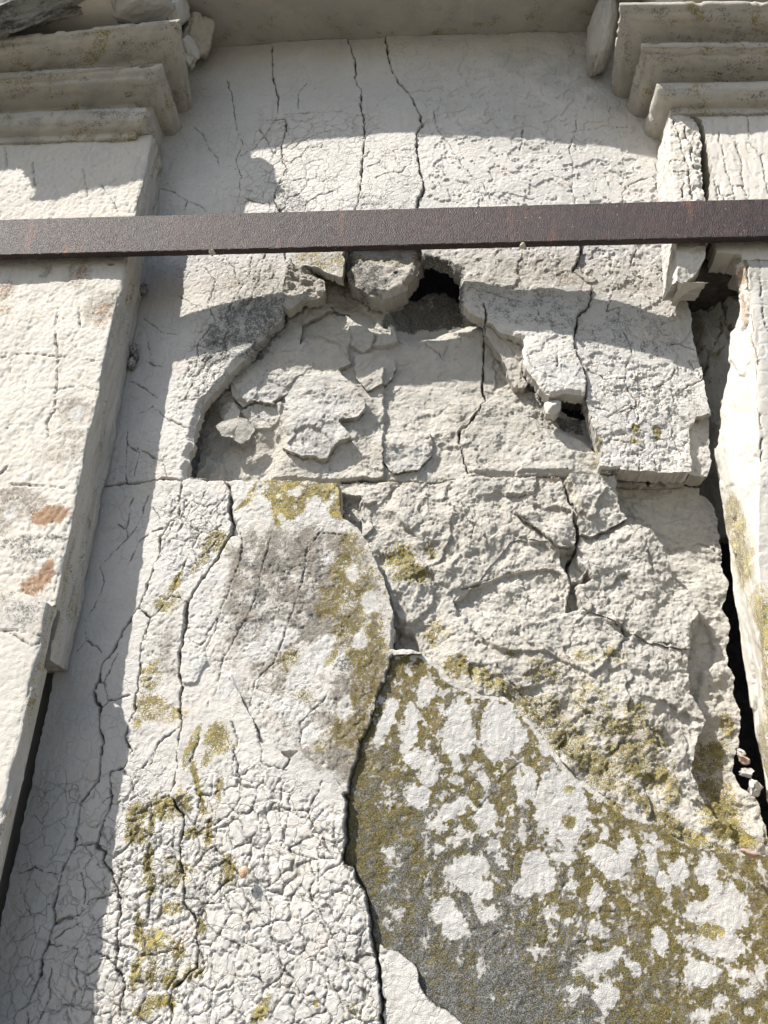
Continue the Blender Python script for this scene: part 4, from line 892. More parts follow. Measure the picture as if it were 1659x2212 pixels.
# the inner stone runs on behind the thin slabs; the flakes that still cling to it are pieces of their own
PN.label[:] = 0; DEP = .062
PN.paint(10, [(500, 505), (1480, 505), (1500, 1000), (1450, 1080), (330, 1080), (400, 700)])
PN.paint(11, C5 + [(1400, 1080), (1480, 1080), (1480, 540), (1044, 540)])
PN.label[(PN.ZC < jline) & (PN.label > 0)] = 0
for fl in HOLES: PN.paint(0, fl)
for k_, fl in enumerate(CORE_FLAKES): PN.paint(12 + k_, fl)
DEP = 0.0
PN.smooth_edges()
for lab, dh in ((12, .014), (13, .018), (14, .010), (15, .010)): HT[lab] = H_core + crk * .6 + dh
for lab in (10, 11): build_piece(lab, 'core_stone', .05)
for lab in (12, 13, 14, 15): build_piece(lab, 'flake', .022)
def box(name, x0, x1, y0, y1, z0, z1, mat, parent=None, label=None, bev=0.0, sub=0):
    me = bpy.data.meshes.new(name)
    import bmesh
    bm = bmesh.new(); bmesh.ops.create_cube(bm, size=1.0)
    for v in bm.verts: v.co = ((x0 + x1) / 2 + v.co.x * (x1 - x0), (y0 + y1) / 2 + v.co.y * (y1 - y0), (z0 + z1) / 2 + v.co.z * (z1 - z0))
    if bev: bmesh.ops.bevel(bm, geom=bm.edges[:], offset=bev, segments=2, affect='EDGES')
    bm.to_mesh(me); bm.free()
    for nm in ('stain_a', 'stain_b'): me.color_attributes.new(nm, 'FLOAT_COLOR', 'POINT').data.foreach_set('color', np.zeros(len(me.vertices) * 4, f32))
    me.materials.append(mat); return link(name, me, parent, label)
box('shade_backing', -1.9, 1.6, .30, 1.1, 0.01, 4.45, CORE, panel)
box('plinth', -.765, .60, -.05, .15, 0.01, 1.30, STONE, panel)

# ================================================================== LEFT PILASTER
YF = .12
def left_sheet(edge_fn, yf, seed, s0, s1, z0, z1, d=.0028, ragged=.004, warp=.002):
    r = .006
    def px(p):
        a = np.array(p, float); X, Y, Z = un(a[:, 0], a[:, 1], -yf); return X - edge_fn(Z), Z
    def pos(S, Z, h):
        e = edge_fn(Z)
        ch = ragged * np.clip(fbm(Z * 1.0, Z * 0 + seed, .05, 5, seed, .6) + .5, 0, 2)       # chipped arris, varies along the height
        q = r + ch
        t = np.clip((S + q) / (2 * q), 0, 1); a = t * math.pi / 2
        nx, ny = np.sin(a), -np.cos(a)
        x = e + np.where(S < -q, S, np.where(S > q, 0, -q + q * np.sin(a)))
        y = -yf + np.where(S < -q, 0, np.where(S > q, S, q - q * np.cos(a)))
        return np.stack([x + nx * h, y + ny * h, Z], 1), None
    return Sheet(s0, s1, z0, z1, d, pos, px, warp, seed)
edgeL = lambda Z: np.interp(Z, [1.9, 2.1, 2.4, 2.9, 3.42], [-.730, -.728, -.735, -.742, -.752])
lp = thing('left_pilaster', (-1.1, -.12, 0), 'pale left pilaster with rust brown stains and a stepped moulded capital', 'pilaster')
A = left_sheet(edgeL, .12, 4, -.80, .118, 1.98, 3.415)
S, Z = A.S, A.Z
A.label[:] = 1
zcut = 2.098 + fbm(A.SC, A.ZC * 0, .03, 4, 9) * .002
A.label[(A.ZC < zcut) & (A.SC < .030)] = 0
A.label[(A.ZC < 2.000 + fbm(A.SC, A.ZC * 0, .03, 4, 8) * .002)] = 0
front = (S < 0)
V1 = T(3, [(250, 330), (240, 400), (240, 470), (250, 545), (245, 640), (235, 780), (200, 830), (210, 870), (205, 900)])
for c, w, dp in ((V1, .002, .008), (T(3, [(0, 550), (110, 530), (250, 545), (360, 555), (440, 570)]), .0014, .006), (T(3, [(0, 1090), (120, 1100), (280, 1110)]), .0014, .006),
                 (T(3, [(340, 330), (345, 420)]), .0018, .006), (T(3, [(245, 690), (330, 670), (440, 690)]), .0012, .004), (T(3, [(50, 540), (40, 620)]), .0014, .005), (T(3, [(115, 650), (105, 690)]), .0014, .005),
                 (T(1, [(440, 800), (490, 870), (510, 915)]), .0014, .005), (T(1, [(140, 700), (150, 800)]), .0014, .005), (T(1, [(20, 600), (30, 740)]), .0014, .004), (T(1, [(360, 730), (380, 850)]), .0014, .004),
                 (T(3, [(0, 1050), (30, 1020)]), .002, .006)):
    A.crack(c, w, dp, .5)
for k in range(16):                                           # weathered bedding cracks on the side
    s0_ = .025 + .085 * ((k * 37 % 17) / 17.); z0_ = 2.0 + 1.35 * ((k * 53 % 19) / 19.); n_ = 8
    P = np.array([(s0_ + .004 * math.sin(k + i * 1.7), z0_ + i * .035) for i in range(n_)])
    for i in range(n_ - 1):
        w = A.win(P[i:i + 2], .01)
        if w is None: continue
        D = A.segd(P[i:i + 2], A.WS[w], A.WZ[w]); A.crackh[w] = np.minimum(A.crackh[w], -.005 * (1 - sst(.0005, .002, D)))
vz = A.Z
rf = fbm(S, Z, .011, 4, 20, .62); rf2 = fbm(S, Z, .06, 4, 22, .6, .5)
lowrough = sst(2.45, 2.2, Z)
H = fbm(S, Z, .2, 4, 21) * .0035 - .0010 * sst(.22, .5, rf) * (1 + .5 * lowrough) - .0014 * sst(.1, .2, rf2) + fbm(S, Z, .009, 2, 23) * .0008 + \
    facets(S, Z, .016, 24, .8) * (.0006 + .0006 * lowrough)
side = fbm(S, Z, .016, 4, 26, .6, .14) * .0042 + fbm(S, Z, .05, 3, 27, .6, .3) * .004
H = np.where(S < 0, H, side) + A.crackh
A.attr[TONE] = np.where(S > 0, .28 + .3 * sst(.0, .6, fbm(S, Z, .03, 4, 28, .6, .15)), A.attr[TONE])
A.attr[DARK] = np.where(S > 0, .22 * sst(-.2, .6, fbm(S, Z, .03, 4, 29, .6, .2)), 0)
A.attr[MOSS] = np.where(S > 0, .30 * sst(.1, .7, fbm(S, Z, .05, 3, 30, .6, .2)), 0)
for ch, n, x, y, a, b, v_, an in ((RUST, 5, 215, 100, 85, 42, .95, -15), (RUST, 5, 200, 350, 32, 60, .92, 10), (RUST, 5, 140, 405, 50, 45, .85, 0), (BROWN, 5, 100, 60, 110, 60, .62, 0), (BROWN, 5, 20, 120, 70, 80, .5, 0),
                           (CLEAN, 5, 45, 90, 30, 30, .8, 0), (DARK, 5, 90, 220, 90, 30, .55, -10), (DARK, 5, 150, 270, 100, 30, .5, -10), (DARK, 5, 240, 200, 60, 14, .6, 0), (DARK, 5, 60, 30, 40, 14, .5, 0),
                           (BROWN, 3, 340, 190, 60, 60, .5, 0), (BROWN, 3, 440, 330, 80, 70, .55, 20), (RUST, 3, 440, 370, 60, 50, .42, 0), (RUST, 3, 350, 190, 26, 40, .6, 0), (RUST, 3, 480, 150, 16, 8, .9, 0),
                           (BROWN, 3, 320, 780, 70, 60, .62, 0), (CLEAN, 3, 330, 790, 34, 36, .8, 0), (BROWN, 3, 310, 880, 80, 20, .55, -5), (BROWN, 3, 270, 960, 100, 40, .45, -10), (BROWN, 3, 60, 1140, 90, 40, .6, 0),
                           (RUST, 3, 20, 260, 40, 50, .42, 0), (RUST, 3, 30, 340, 50, 20, .40, 0), (BROWN, 3, 200, 180, 30, 30, .45, 0), (RUST, 3, 260, 1190, 20, 8, .7, 0), (DARK, 3, 320, 520, 30, 30, .3, 0)):
    A.blob(ch, T(n, [(x, y)])[0], a / 2, b / 2, v_, an)
A.attr[8] = .30
A.smooth_edges(); A.build(1, 'shaft_block', PIL, lp, H, .06, 2, 'upper shaft block with orange stains near its foot')

edgeLow = lambda Z: np.interp(Z, [1.2, 1.67, 1.9, 2.12], [-.715, -.715, -.722, -.724])
B = left_sheet(edgeLow, .150, 14, -.75, .036, 1.20, 2.125, ragged=.006)
S, Z = B.S, B.Z
P = np.array(un(*np.array([(0, 1272), (60, 1284), (95, 1302)]).T, -.15))
top = np.interp(B.SC + edgeLow(B.ZC), P[0], P[2])
B.label[:] = 1; B.label[B.ZC > top + fbm(B.SC, B.ZC * 0, .03, 4, 3) * .002] = 0
for c in (T(5, [(0, 600), (60, 620), (140, 670), (185, 650)]), T(5, [(0, 600), (90, 605), (180, 620)])): B.crack(c, .0014, .005, .5)
H = fbm(S, Z, .2, 4, 71) * .003 - .0010 * sst(.2, .5, fbm(S, Z, .011, 4, 72, .62)) + facets(S, Z, .018, 73, .8) * .0005
H = np.where(S < 0, H, fbm(S, Z, .02, 4, 74, .6, .2) * .005) + B.crackh
B.attr[DARK] = np.where(S > 0, .34 * sst(-.2, .6, fbm(S, Z, .04, 4, 75, .6, .2)), 0); B.attr[TONE] = np.where(S > 0, .35, 0)
B.attr[MOSS] = np.where(S > 0, .34 * sst(-.2, .6, fbm(S, Z, .04, 4, 76, .6, .3)), 0)
B.stain(DARK, T(5, [(0, 430), (190, 480), (180, 560), (100, 600), (0, 580)]), .46, soft=.02)
B.stain(TONE, T(5, [(0, 430), (190, 480), (180, 600), (0, 600)]), .3, soft=.03)
B.smooth_edges(); B.build(1, 'shaft_block', PIL, lp, H, .05, 2, 'lower shaft block standing proud of the one above')
box('inner_block', -1.2, -.734, -.114, -.075, 0.01, 1.985, CAP, lp, bev=.003)
box('rebate_block', -1.2, -.742, -.062, .02, 2.002, 2.12, PIL, lp, bev=.003)
box('shaft_core', -1.5, -.80, -.11, .14, 0.01, 3.44, PIL, lp)
box('pilaster_foot', -1.5, -.722, -.149, -.02, 0.01, 1.199, PIL, lp, bev=.004)

# ---- mouldings -------------------------------------------------
def moulding(parent, name, stations, profile, label=None, seed=1, broken=None):
    """profile (out, up) swept along stations (x, y, z, outward direction x, y)"""
    P = []
    pf = np.array(profile, float)
    # resample the profile
    def resample(a, step):
        o = [a[0]]
        for k in range(len(a) - 1):
            n = max(int(np.hypot(*(a[k + 1][:2] - a[k][:2])) / step), 1) if len(a[k]) == 2 else max(int(np.linalg.norm(a[k + 1][:3] - a[k][:3]) / step), 1)
            for i in range(1, n + 1): o.append(a[k] + (a[k + 1] - a[k]) * i / n)
        return np.array(o)
    pf = resample(pf, .004); st = resample(np.array(stations, float), .006)
    nP, nS = len(pf), len(st)
    V = np.zeros((nS, nP, 3)); sgn = np.concatenate([[0], np.cumsum(np.linalg.norm(np.diff(st[:, :3], axis=0), axis=1))])
    tt = np.concatenate([[0], np.cumsum(np.hypot(*np.diff(pf, axis=0).T))])
    SS, PP = np.meshgrid(sgn, tt, indexing='ij')
    o = pf[:, 0][None, :] + fbm(SS, PP, .03, 4, seed, .6) * .0010 + fbm(SS, PP, .4, 2, seed + 3) * .0025
    chip = sst(.34, .55, fbm(SS, PP * .4, .06, 4, seed + 8, .6)); o = o - chip * .004
    zz = pf[:, 1][None, :] + fbm(SS, PP, .06, 4, seed + 5, .6) * .0008
    if broken is not None: o, zz = broken(SS, PP, o, zz)
    V[..., 0] = st[:, 0][:, None] + st[:, 3][:, None] * o; V[..., 1] = st[:, 1][:, None] + st[:, 4][:, None] * o; V[..., 2] = st[:, 2][:, None] + zz
    idx = np.arange(nS * nP).reshape(nS, nP)
    Q = np.stack([idx[:-1, :-1], idx[1:, :-1], idx[1:, 1:], idx[:-1, 1:]], -1).reshape(-1, 4)
    # orientation: profile runs from top to bottom, stations to the right as seen from the front -> faces outward when reversed
    Q = Q[:, ::-1]
    st8 = np.zeros((nS * nP, 8), f32)
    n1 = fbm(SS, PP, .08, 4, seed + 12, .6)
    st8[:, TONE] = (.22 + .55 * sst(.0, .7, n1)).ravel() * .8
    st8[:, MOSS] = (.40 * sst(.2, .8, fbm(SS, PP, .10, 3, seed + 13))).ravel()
    st8[:, DARK] = (.36 * sst(.05, .7, fbm(SS * .6, PP * 2, .07, 4, seed + 14, .6) + .25 * sst(.05, .10, PP))).ravel()  # grime, plus cove shade painted in below the crest
    st8[:, FRESH] = (chip * .6).ravel(); st8[:, BROWN] = (.42 * sst(.0, .6, fbm(SS * .5, PP * 3, .09, 4, seed + 15, .6))).ravel()
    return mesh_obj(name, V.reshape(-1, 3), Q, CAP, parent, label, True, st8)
P3 = [(-.05, .024), (-.022, .020), (-.008, .012), (.000, .000), (.005, -.014), (.004, -.028), (-.004, -.040), (-.018, -.048), (-.034, -.050), (-.036, -.068), (-.08, -.070)]
P2 = [(-.07, .020), (-.03, .010), (-.004, .004), (.000, .000), (.001, -.008), (-.004, -.018), (-.014, -.022), (-.016, -.032), (-.024, -.035), (-.054, -.038), (-.080, -.044), (-.088, -.060), (-.084, -.076), (-.070, -.088), (-.060, -.096), (-.09, -.10)]
P1 = [(-.08, .026), (-.03, .016), (-.008, .008), (.000, .000), (.004, -.008), (.001, -.016), (-.010, -.019), (-.012, -.026), (-.020, -.028), (-.050, -.031), (-.078, -.038), (-.088, -.054), (-.084, -.068), (-.070, -.080), (-.058, -.088), (-.09, -.092)]
r2 = 2 ** -.5
capL = link('capital', bpy.data.meshes.new('capital_core'), lp) if False else None
def corner(u, v, y): x, yy, z = un(u, v, y); return float(x), float(z)
def left_mould(nm, fu, fv, y, lu, lv, wu, wv, prof, seed, label=None, ln=.75):
    x, z = corner(fu, fv, y); xl, zl = corner(lu, lv, y); xw, zw = corner(wu, wv, -.035)
    slope = (z - zl) / (x - xl)
    return moulding(lp, nm, [(x - ln, y, z - slope * ln, 0, -1), (x, y, z, 1, -1), (xw, -.01, z + .012, 1, 0)], prof, label, seed)
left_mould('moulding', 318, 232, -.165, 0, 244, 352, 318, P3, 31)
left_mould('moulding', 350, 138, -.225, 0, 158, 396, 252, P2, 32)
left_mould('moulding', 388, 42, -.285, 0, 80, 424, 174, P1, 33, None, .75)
box('capital_core', -1.52, -.765, -.13, .14, 3.44, 3.72, CAP, lp)
box('capital_core', -1.52, -.74, -.215, .14, 3.72, 3.90, CAP, lp)

# ================================================================== RIGHT PILASTER
rp = thing('right_pilaster', (.9, -.12, 0), 'split right pilaster with a bright broken inner side and a stepped moulded capital', 'pilaster')
def right_mould(nm, fu, fv, y, ru, rv, wu, wv, prof, seed):
    x, z = corner(fu, fv, y); xr, zr = corner(ru, rv, y); xw, zw = corner(wu, wv, -.035); sl = (zr - z) / (xr - x)
    return moulding(rp, nm, [(xw, -.01, z + .012, -1, 0), (x, y, z, -1, -1), (x + .70, y, z + sl * .70, 0, -1)], prof, None, seed)
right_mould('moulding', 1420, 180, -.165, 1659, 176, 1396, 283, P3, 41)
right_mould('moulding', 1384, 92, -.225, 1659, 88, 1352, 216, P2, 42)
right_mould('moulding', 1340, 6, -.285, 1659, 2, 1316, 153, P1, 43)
box('capital_core', .60, 1.40, -.13, .14, 3.46, 3.72, CAP, rp)
box('capital_core', .57, 1.40, -.215, .14, 3.72, 3.90, CAP, rp)

Xe = lambda Z: np.interp(Z, [1.2, 2.0, 2.2, 2.35, 2.55, 2.75, 2.9, 3.5], [.560, .572, .595, .622, .655, .680, .688, .690])
Xi = lambda Z: np.interp(Z, [1.2, 1.9, 2.2, 2.4, 2.7, 2.9, 3.5], [.600, .598, .604, .612, .620, .600, .60])
def rpos(S, Z, h):
    # s in [0, .16] runs over the inner side from back to front, then over the face
    e, i = Xe(Z), Xi(Z); t = np.clip(S / .16, 0, 1); s2 = np.clip(S - .16, 0, 9)
    x = i + (e - i) * t ** 1.3 + s2; y = .04 - .16 * t
    k = sst(.150, .172, S); nx, ny = -(1 - k) * .95 + 0 * k, -k - (1 - k) * .3
    return np.stack([x + nx * h, y + ny * h, Z], 1), None
def rpx(p):
    a = np.array(p, float); X, Y, Z = un(a[:, 0], a[:, 1], -.12); S = .16 + X - Xe(Z)
    # points that fall on the side: follow it back
    for _ in range(30):
        t = np.clip(S / .16, 0, 1); y = .04 - .16 * t; X, Y, Z = un(a[:, 0], a[:, 1], y)
        e, i = Xe(Z), Xi(Z); cur = i + (e - i) * t ** 1.3 + np.clip(S - .16, 0, 9)
        S = S + (X - cur) * .6
    return S, Z
C = Sheet(-.01, .60, 1.20, 3.46, .0028, rpos, rpx, .004, 61)
S, Z = C.S, C.Z
C.label[:] = 1; C.label[(C.ZC > 3.0)] = 0
HOLL = [(1470, 560), (1585, 555), (1592, 620), (1594, 680), (1580, 720), (1577, 800), (1562, 870), (1555, 960), (1500, 960), (1480, 700)]
C.paint(0, HOLL)
C.paint(3, Z3([(1300, 60), (1395, 60), (1440, 250), (1440, 460), (1350, 570), (1325, 500), (1320, 270)]))
C.crack(Z3([(1400, 60), (1440, 270), (1450, 480), (1460, 600), (1440, 740), (1425, 870)]), .005, .03)
C.crack(Z3([(1320, 270), (1325, 500), (1350, 570), (1330, 740), (1280, 860), (1270, 960)]), .004, .03)
C.crack(Z3([(1560, 150), (1580, 300), (1600, 520), (1620, 760), (1659, 910)]), .0016, .008)
for c in ([(1480, 640), (1500, 900), (1490, 1000), (1545, 1090), (1560, 1220), (1530, 1350), (1540, 1600), (1590, 1850), (1600, 2172)],): C.crack(Z3(c), .0018, .006)
rough_c = fbm(S, Z, .12, 5, 62, .55, .45) * .008 + facets(S, Z * .5, .05, 63, .8) * .0035 + facets(S, Z * .7, .014, 64, .8) * .0008
stri = fbm(S + Z * .12, Z, .022, 5, 66, .6, .16) * .010 + facets(S, Z * .35, .030, 67, .9) * .008
zr = Z / .036 + fbm(S, Z, .06, 3, 68) * .22; row = np.floor(zr); fr_ = np.abs(zr - np.round(zr)) * .036
sr = (S - .155) / .050 + hsh(row.astype(np.int64), row.astype(np.int64) * 0, 3) + fbm(S, Z, .03, 3, 168) * .18; fs_ = np.abs(sr - np.round(sr)) * .050
ee = np.minimum(fr_, fs_).astype(f32)
face = fbm(S, Z, .2, 3, 69) * .002 - .0022 * (1 - sst(.0004, .0016, ee)) + fbm(S, Z, .01, 2, 70) * .0006
fm = sst(.155, .185, S)
Hc = rough_c * (1 - fm) + face * fm + C.crackh
C.attr[FRESH] = (1 - fm) * .25; C.attr[TONE] = fm * .75; C.attr[CLEAN] = np.maximum(C.attr[CLEAN], fm * .9 * (1 - sst(.0010, .0032, ee)))
C.attr[CLEAN] = np.maximum(C.attr[CLEAN], (1 - fm) * .34)
for (x, y, a, b, v_, ch) in ((1400, 620, 20, 120, .75, RUST), (1410, 760, 24, 120, .62, RUST), (1380, 360, 50, 90, .62, RUST), (1350, 150, 60, 90, .75, BROWN), (1360, 90, 50, 40, .8, DARK), (1520, 1180, 24, 120, .5, RUST),
                             (1490, 1000, 20, 80, .45, RUST), (1530, 340, 60, 70, .5, BROWN), (1640, 450, 30, 80, .5, BROWN), (1330, 480, 20, 60, .4, RUST)):
    C.blob(ch, Z3([(x, y)])[0], a * .22, b * .22, v_)
for (x, y, a, b, v_) in ((1510, 100, 40, 100, .72), (1540, 220, 44, 130, .78), (1560, 330, 40, 100, .74), (1620, 520, 40, 110, .78), (1630, 640, 44, 120, .86), (1600, 460, 30, 40, .6), (1640, 800, 30, 120, .72), (1650, 960, 20, 120, .6),
                         (1640, 1090, 20, 100, .7)):
    C.blob(MOSS, T(6, [(x, y)])[0], a / 2, b / 2, v_, 0, .5)
C.blob(MOSS, T(8, [(1650, 40)])[0], 12, 60, .7)
C.attr[TONE] = np.where(S < .155, 0, C.attr[TONE])
C.smooth_edges()
C.build(1, 'shaft_block', PIL, rp, Hc, .06, 2, 'split shaft block with sunlit broken side')
C.attr[TONE] = .34 + .3 * sst(-.1, .6, stri * 60); C.attr[CLEAN] *= 0; C.attr[FRESH] = 0 * S + .5; C.attr[MOSS] = .34 * sst(-.2, .6, fbm(S, Z, .06, 3, 77))

C.attr[TONE] *= 0
C.build(3, 'patch_stone', PIL, rp, rough_c - .004, .05, 2, 'narrow ochre stone plug')
def hpx(p):
    a = np.array(p, float); X, Y, Z = un(a[:, 0], a[:, 1], .06); return X, Z
Hs_ = Sheet(.55, .80, 2.36, 3.05, .0030, lambda S, Z, h: (np.stack([S, .075 - h, Z], 1), None), hpx, .004, 86)
S, Z = Hs_.S, Hs_.Z
Hs_.label[:] = 1
Hs_.label[(Hs_.ZC < 2.35) & (Hs_.SC > .60)] = 1
hh = fbm(S + Z * .15, Z, .030, 5, 87, .6, .22) * .014 + facets(S + Z * .2, Z * .3, .035, 88, .9) * .012 + facets(S, Z, .012, 89, .8) * .002 + np.clip(S - .62, 0, 1) * .7 - .07 * sst(2.62, 2.40, Z)
for c in ([(1000, 330), (960, 400), (1010, 480), (1000, 600), (1060, 690)], [(1130, 330), (1110, 420), (1060, 560)], [(1180, 380), (1195, 520), (1160, 640), (1190, 720), (1220, 860), (1280, 1000)], [(900, 690), (960, 640), (1040, 690), (1110, 690)],
          [(1000, 1060), (1060, 1100), (1060, 1300)], [(1200, 740), (1170, 830), (1180, 980), (1120, 1100)], [(1240, 300), (1180, 480)]):
    Hs_.crack(Z3(c), .003, .012, .8)
hh = hh + Hs_.crackh
Hs_.attr[FRESH] = .8; Hs_.attr[TONE] = .25 + .35 * sst(-.1, .6, fbm(S, Z, .05, 4, 90, .6, .4)); Hs_.attr[MOSS] = .34 * sst(0, .7, fbm(S, Z, .07, 3, 91))
Hs_.blob(BROWN, Z3([(960, 880)])[0], 14, 50, .7)
Hs_.smooth_edges(); Hs_.build(1, 'hollow_stone', ROCK, rp, hh.astype(f32), .03, 2, 'dark eroded stone deep in the hollow of the right pilaster')
# upper face right of the open crack
def face_px(p):
    a = np.array(p, float); X, Y, Z = un(a[:, 0], a[:, 1], -.122); return X, Z
D_ = Sheet(.60, 1.30, 2.80, 3.455, .0028, lambda S, Z, h: (np.stack([S, -.122 - h, Z], 1), None), face_px, .003, 81)
S, Z = D_.S, D_.Z
FACE_L = Z2([(1000, 870), (1060, 960), (1110, 990), (1130, 1060), (1160, 1200), (1195, 1330), (1210, 1400), (1190, 1480), (1170, 1660)]) + [(1545, 500), (1548, 545), (1600, 548), (1604, 562), (1640, 560)]
D_.paint(1, FACE_L + [(2400, 560), (2400, 200), (1487, 200)])
for c in ([(1480, 870), (1500, 1000), (1500, 1180), (1570, 1250)], [(1280, 1200), (1310, 1380), (1350, 1500), (1390, 1650)], [(1610, 1280), (1640, 1500), (1659, 1600)], [(1400, 1190), (1440, 1350), (1460, 1560), (1500, 1660)],
          [(1220, 1500), (1240, 1650)], [(1250, 1540), (1300, 1660)], [(1370, 1540), (1440, 1540), (1480, 1600)], [(1300, 1640), (1380, 1600)], [(1250, 1080), (1260, 1200)], [(1330, 1100), (1390, 1180)]):
    D_.crack(Z2(c), .0017, .007, .5, taper=True)
H = fbm(S, Z, .2, 3, 82) * .002 - .0016 * sst(.2, .5, fbm(S, Z, .02, 4, 83, .6, .5)) + fbm(S, Z, .02, 4, 84, .6, .2) * .0010 + D_.crackh
D_.smooth_edges(); D_.build(1, 'shaft_block', PIL, rp, H, .10, 3, 'pale upper shaft block right of the open crack')
# the split-off splinter left of the crack, front and side in one
def spos(S, Z, h):
    e = np.interp(Z, [2.87, 2.95, 3.1, 3.3, 3.45], [.532, .545, .560, .572, .590]); t = np.clip(S, -.10, 0); s2 = np.clip(S, 0, 9)
    k = sst(-.010, .010, S)
    x = e + s2 - t * .22 * -1 * .3; y = -.124 - t; nx, ny = -(1 - k), -k
    return np.stack([x + nx * h, y + ny * h, Z], 1), None
def spx(p):
    a = np.array(p, float); X, Y, Z = un(a[:, 0], a[:, 1], -.124); e = np.interp(Z, [2.87, 2.95, 3.1, 3.3, 3.45], [.532, .545, .560, .572, .590]); return X - e, Z
Sp = Sheet(-.098, .12, 2.84, 3.452, .0024, spos, spx, .004, 91)
S, Z = Sp.S, Sp.Z
SPL = Z2([(970, 900), (1050, 1000), (1090, 1090), (1110, 1200), (1100, 1300), (1115, 1500), (1130, 1600), (1150, 1670)])
px_, pz_ = spx(SPL); oo = np.argsort(pz_); rgt = np.interp(Sp.ZC, pz_[oo], px_[oo])
Sp.label[:] = 1; Sp.label[Sp.SC > rgt] = 0
bx, bz = spx([(1436, 600), (1455, 606), (1480, 606), (1505, 585), (1522, 560), (1526, 520)])
bot = np.interp(Sp.SC, [-.1] + list(bx), [bz[0] + .02] + list(bz)); Sp.label[Sp.ZC < bot] = 0
Sp.label[(Sp.ZC > 3.445 - .05 * sst(.02, -.10, Sp.SC))] = 0
for c in ([(860, 960), (920, 1100), (960, 1280), (1000, 1400), (1030, 1650)], [(960, 1060), (1000, 1160), (1040, 1250), (1100, 1290)], [(1020, 1240), (1030, 1350), (1060, 1400)], [(800, 1330), (970, 1340)], [(955, 1500), (950, 1640)], [(880, 1420), (1000, 1420)]):
    Sp.crack(Z2(c), .0022, .010, .6)
H = fbm(S, Z, .05, 5, 92, .6) * .003 + facets(S, Z, .022, 93, .8) * .0022 + Sp.crackh - .004 * sst(.02, .05, S) * sst(0, .3, fbm(S, Z, .03, 3, 95))
H = H - .016 * sst(2.96, 2.87, Z) * sst(-.02, .05, S)
Sp.attr[CLEAN] = np.where(S < 0, .5, .1).astype(f32)
for (x, y) in ((700, 150), (720, 230), (690, 240)): Sp.blob(MOSS, Z3([(x, y)])[0], 8, 12, .55)
Sp.smooth_edges(); Sp.build(1, 'splinter', PIL, rp, H, .075, 3, 'leaning splinter of the pilaster split off by the open crack')
box('shaft_core', .745, 1.40, -.105, .14, 0.01, 3.46, PIL, rp)
box('pilaster_foot', .575, 1.40, -.115, -.0, 0.01, 1.199, PIL, rp, bev=.004)
box('crack_backing', .60, .78, -.055, .10, 2.95, 3.45, CORE, rp)  # near-black block set behind the open crack

# ================================================================== LINTEL ABOVE
lint = thing('lintel', (-.1, -.17, 3.9), 'deep plain stone lintel whose shaded underside closes the top of the panel', 'lintel')
def grid_patch(name, x0, x1, y0, y1, zf, mat, parent, seed, stain=None, d=.008):
    xs = np.arange(x0, x1 + d, d); ys = np.arange(y0, y1 + d, d); X, Y = np.meshgrid(xs, ys)
    Zz = zf(X, Y); idx = np.arange(X.size).reshape(X.shape)
    Q = np.stack([idx[:-1, :-1], idx[1:, :-1], idx[1:, 1:], idx[:-1, 1:]], -1).reshape(-1, 4)
    st8 = np.zeros((X.size, 8), f32)
    if stain: stain(X, Y, st8)
    return mesh_obj(name, np.stack([X, Y, Zz], -1).reshape(-1, 3), Q, mat, parent, None, True, st8)
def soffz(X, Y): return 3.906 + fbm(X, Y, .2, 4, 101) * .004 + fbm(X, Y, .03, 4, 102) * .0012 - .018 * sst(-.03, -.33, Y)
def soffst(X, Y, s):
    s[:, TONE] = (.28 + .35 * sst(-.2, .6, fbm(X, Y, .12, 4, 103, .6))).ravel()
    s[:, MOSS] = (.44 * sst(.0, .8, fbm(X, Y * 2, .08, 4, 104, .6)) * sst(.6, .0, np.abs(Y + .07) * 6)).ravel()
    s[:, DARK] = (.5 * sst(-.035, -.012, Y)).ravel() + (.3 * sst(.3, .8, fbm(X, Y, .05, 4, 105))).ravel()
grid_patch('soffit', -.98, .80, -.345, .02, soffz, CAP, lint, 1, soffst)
box('lintel_block', -1.55, 1.45, -.343, .15, 3.925, 4.40, CAP, lint, bev=.004)
box('abutment', -1.55, -.83, -.343, .10, 3.655, 3.922, CAP, lint, bev=.006)
box('abutment', .64, 1.45, -.343, .10, 3.735, 3.922, CAP, lint, bev=.006)

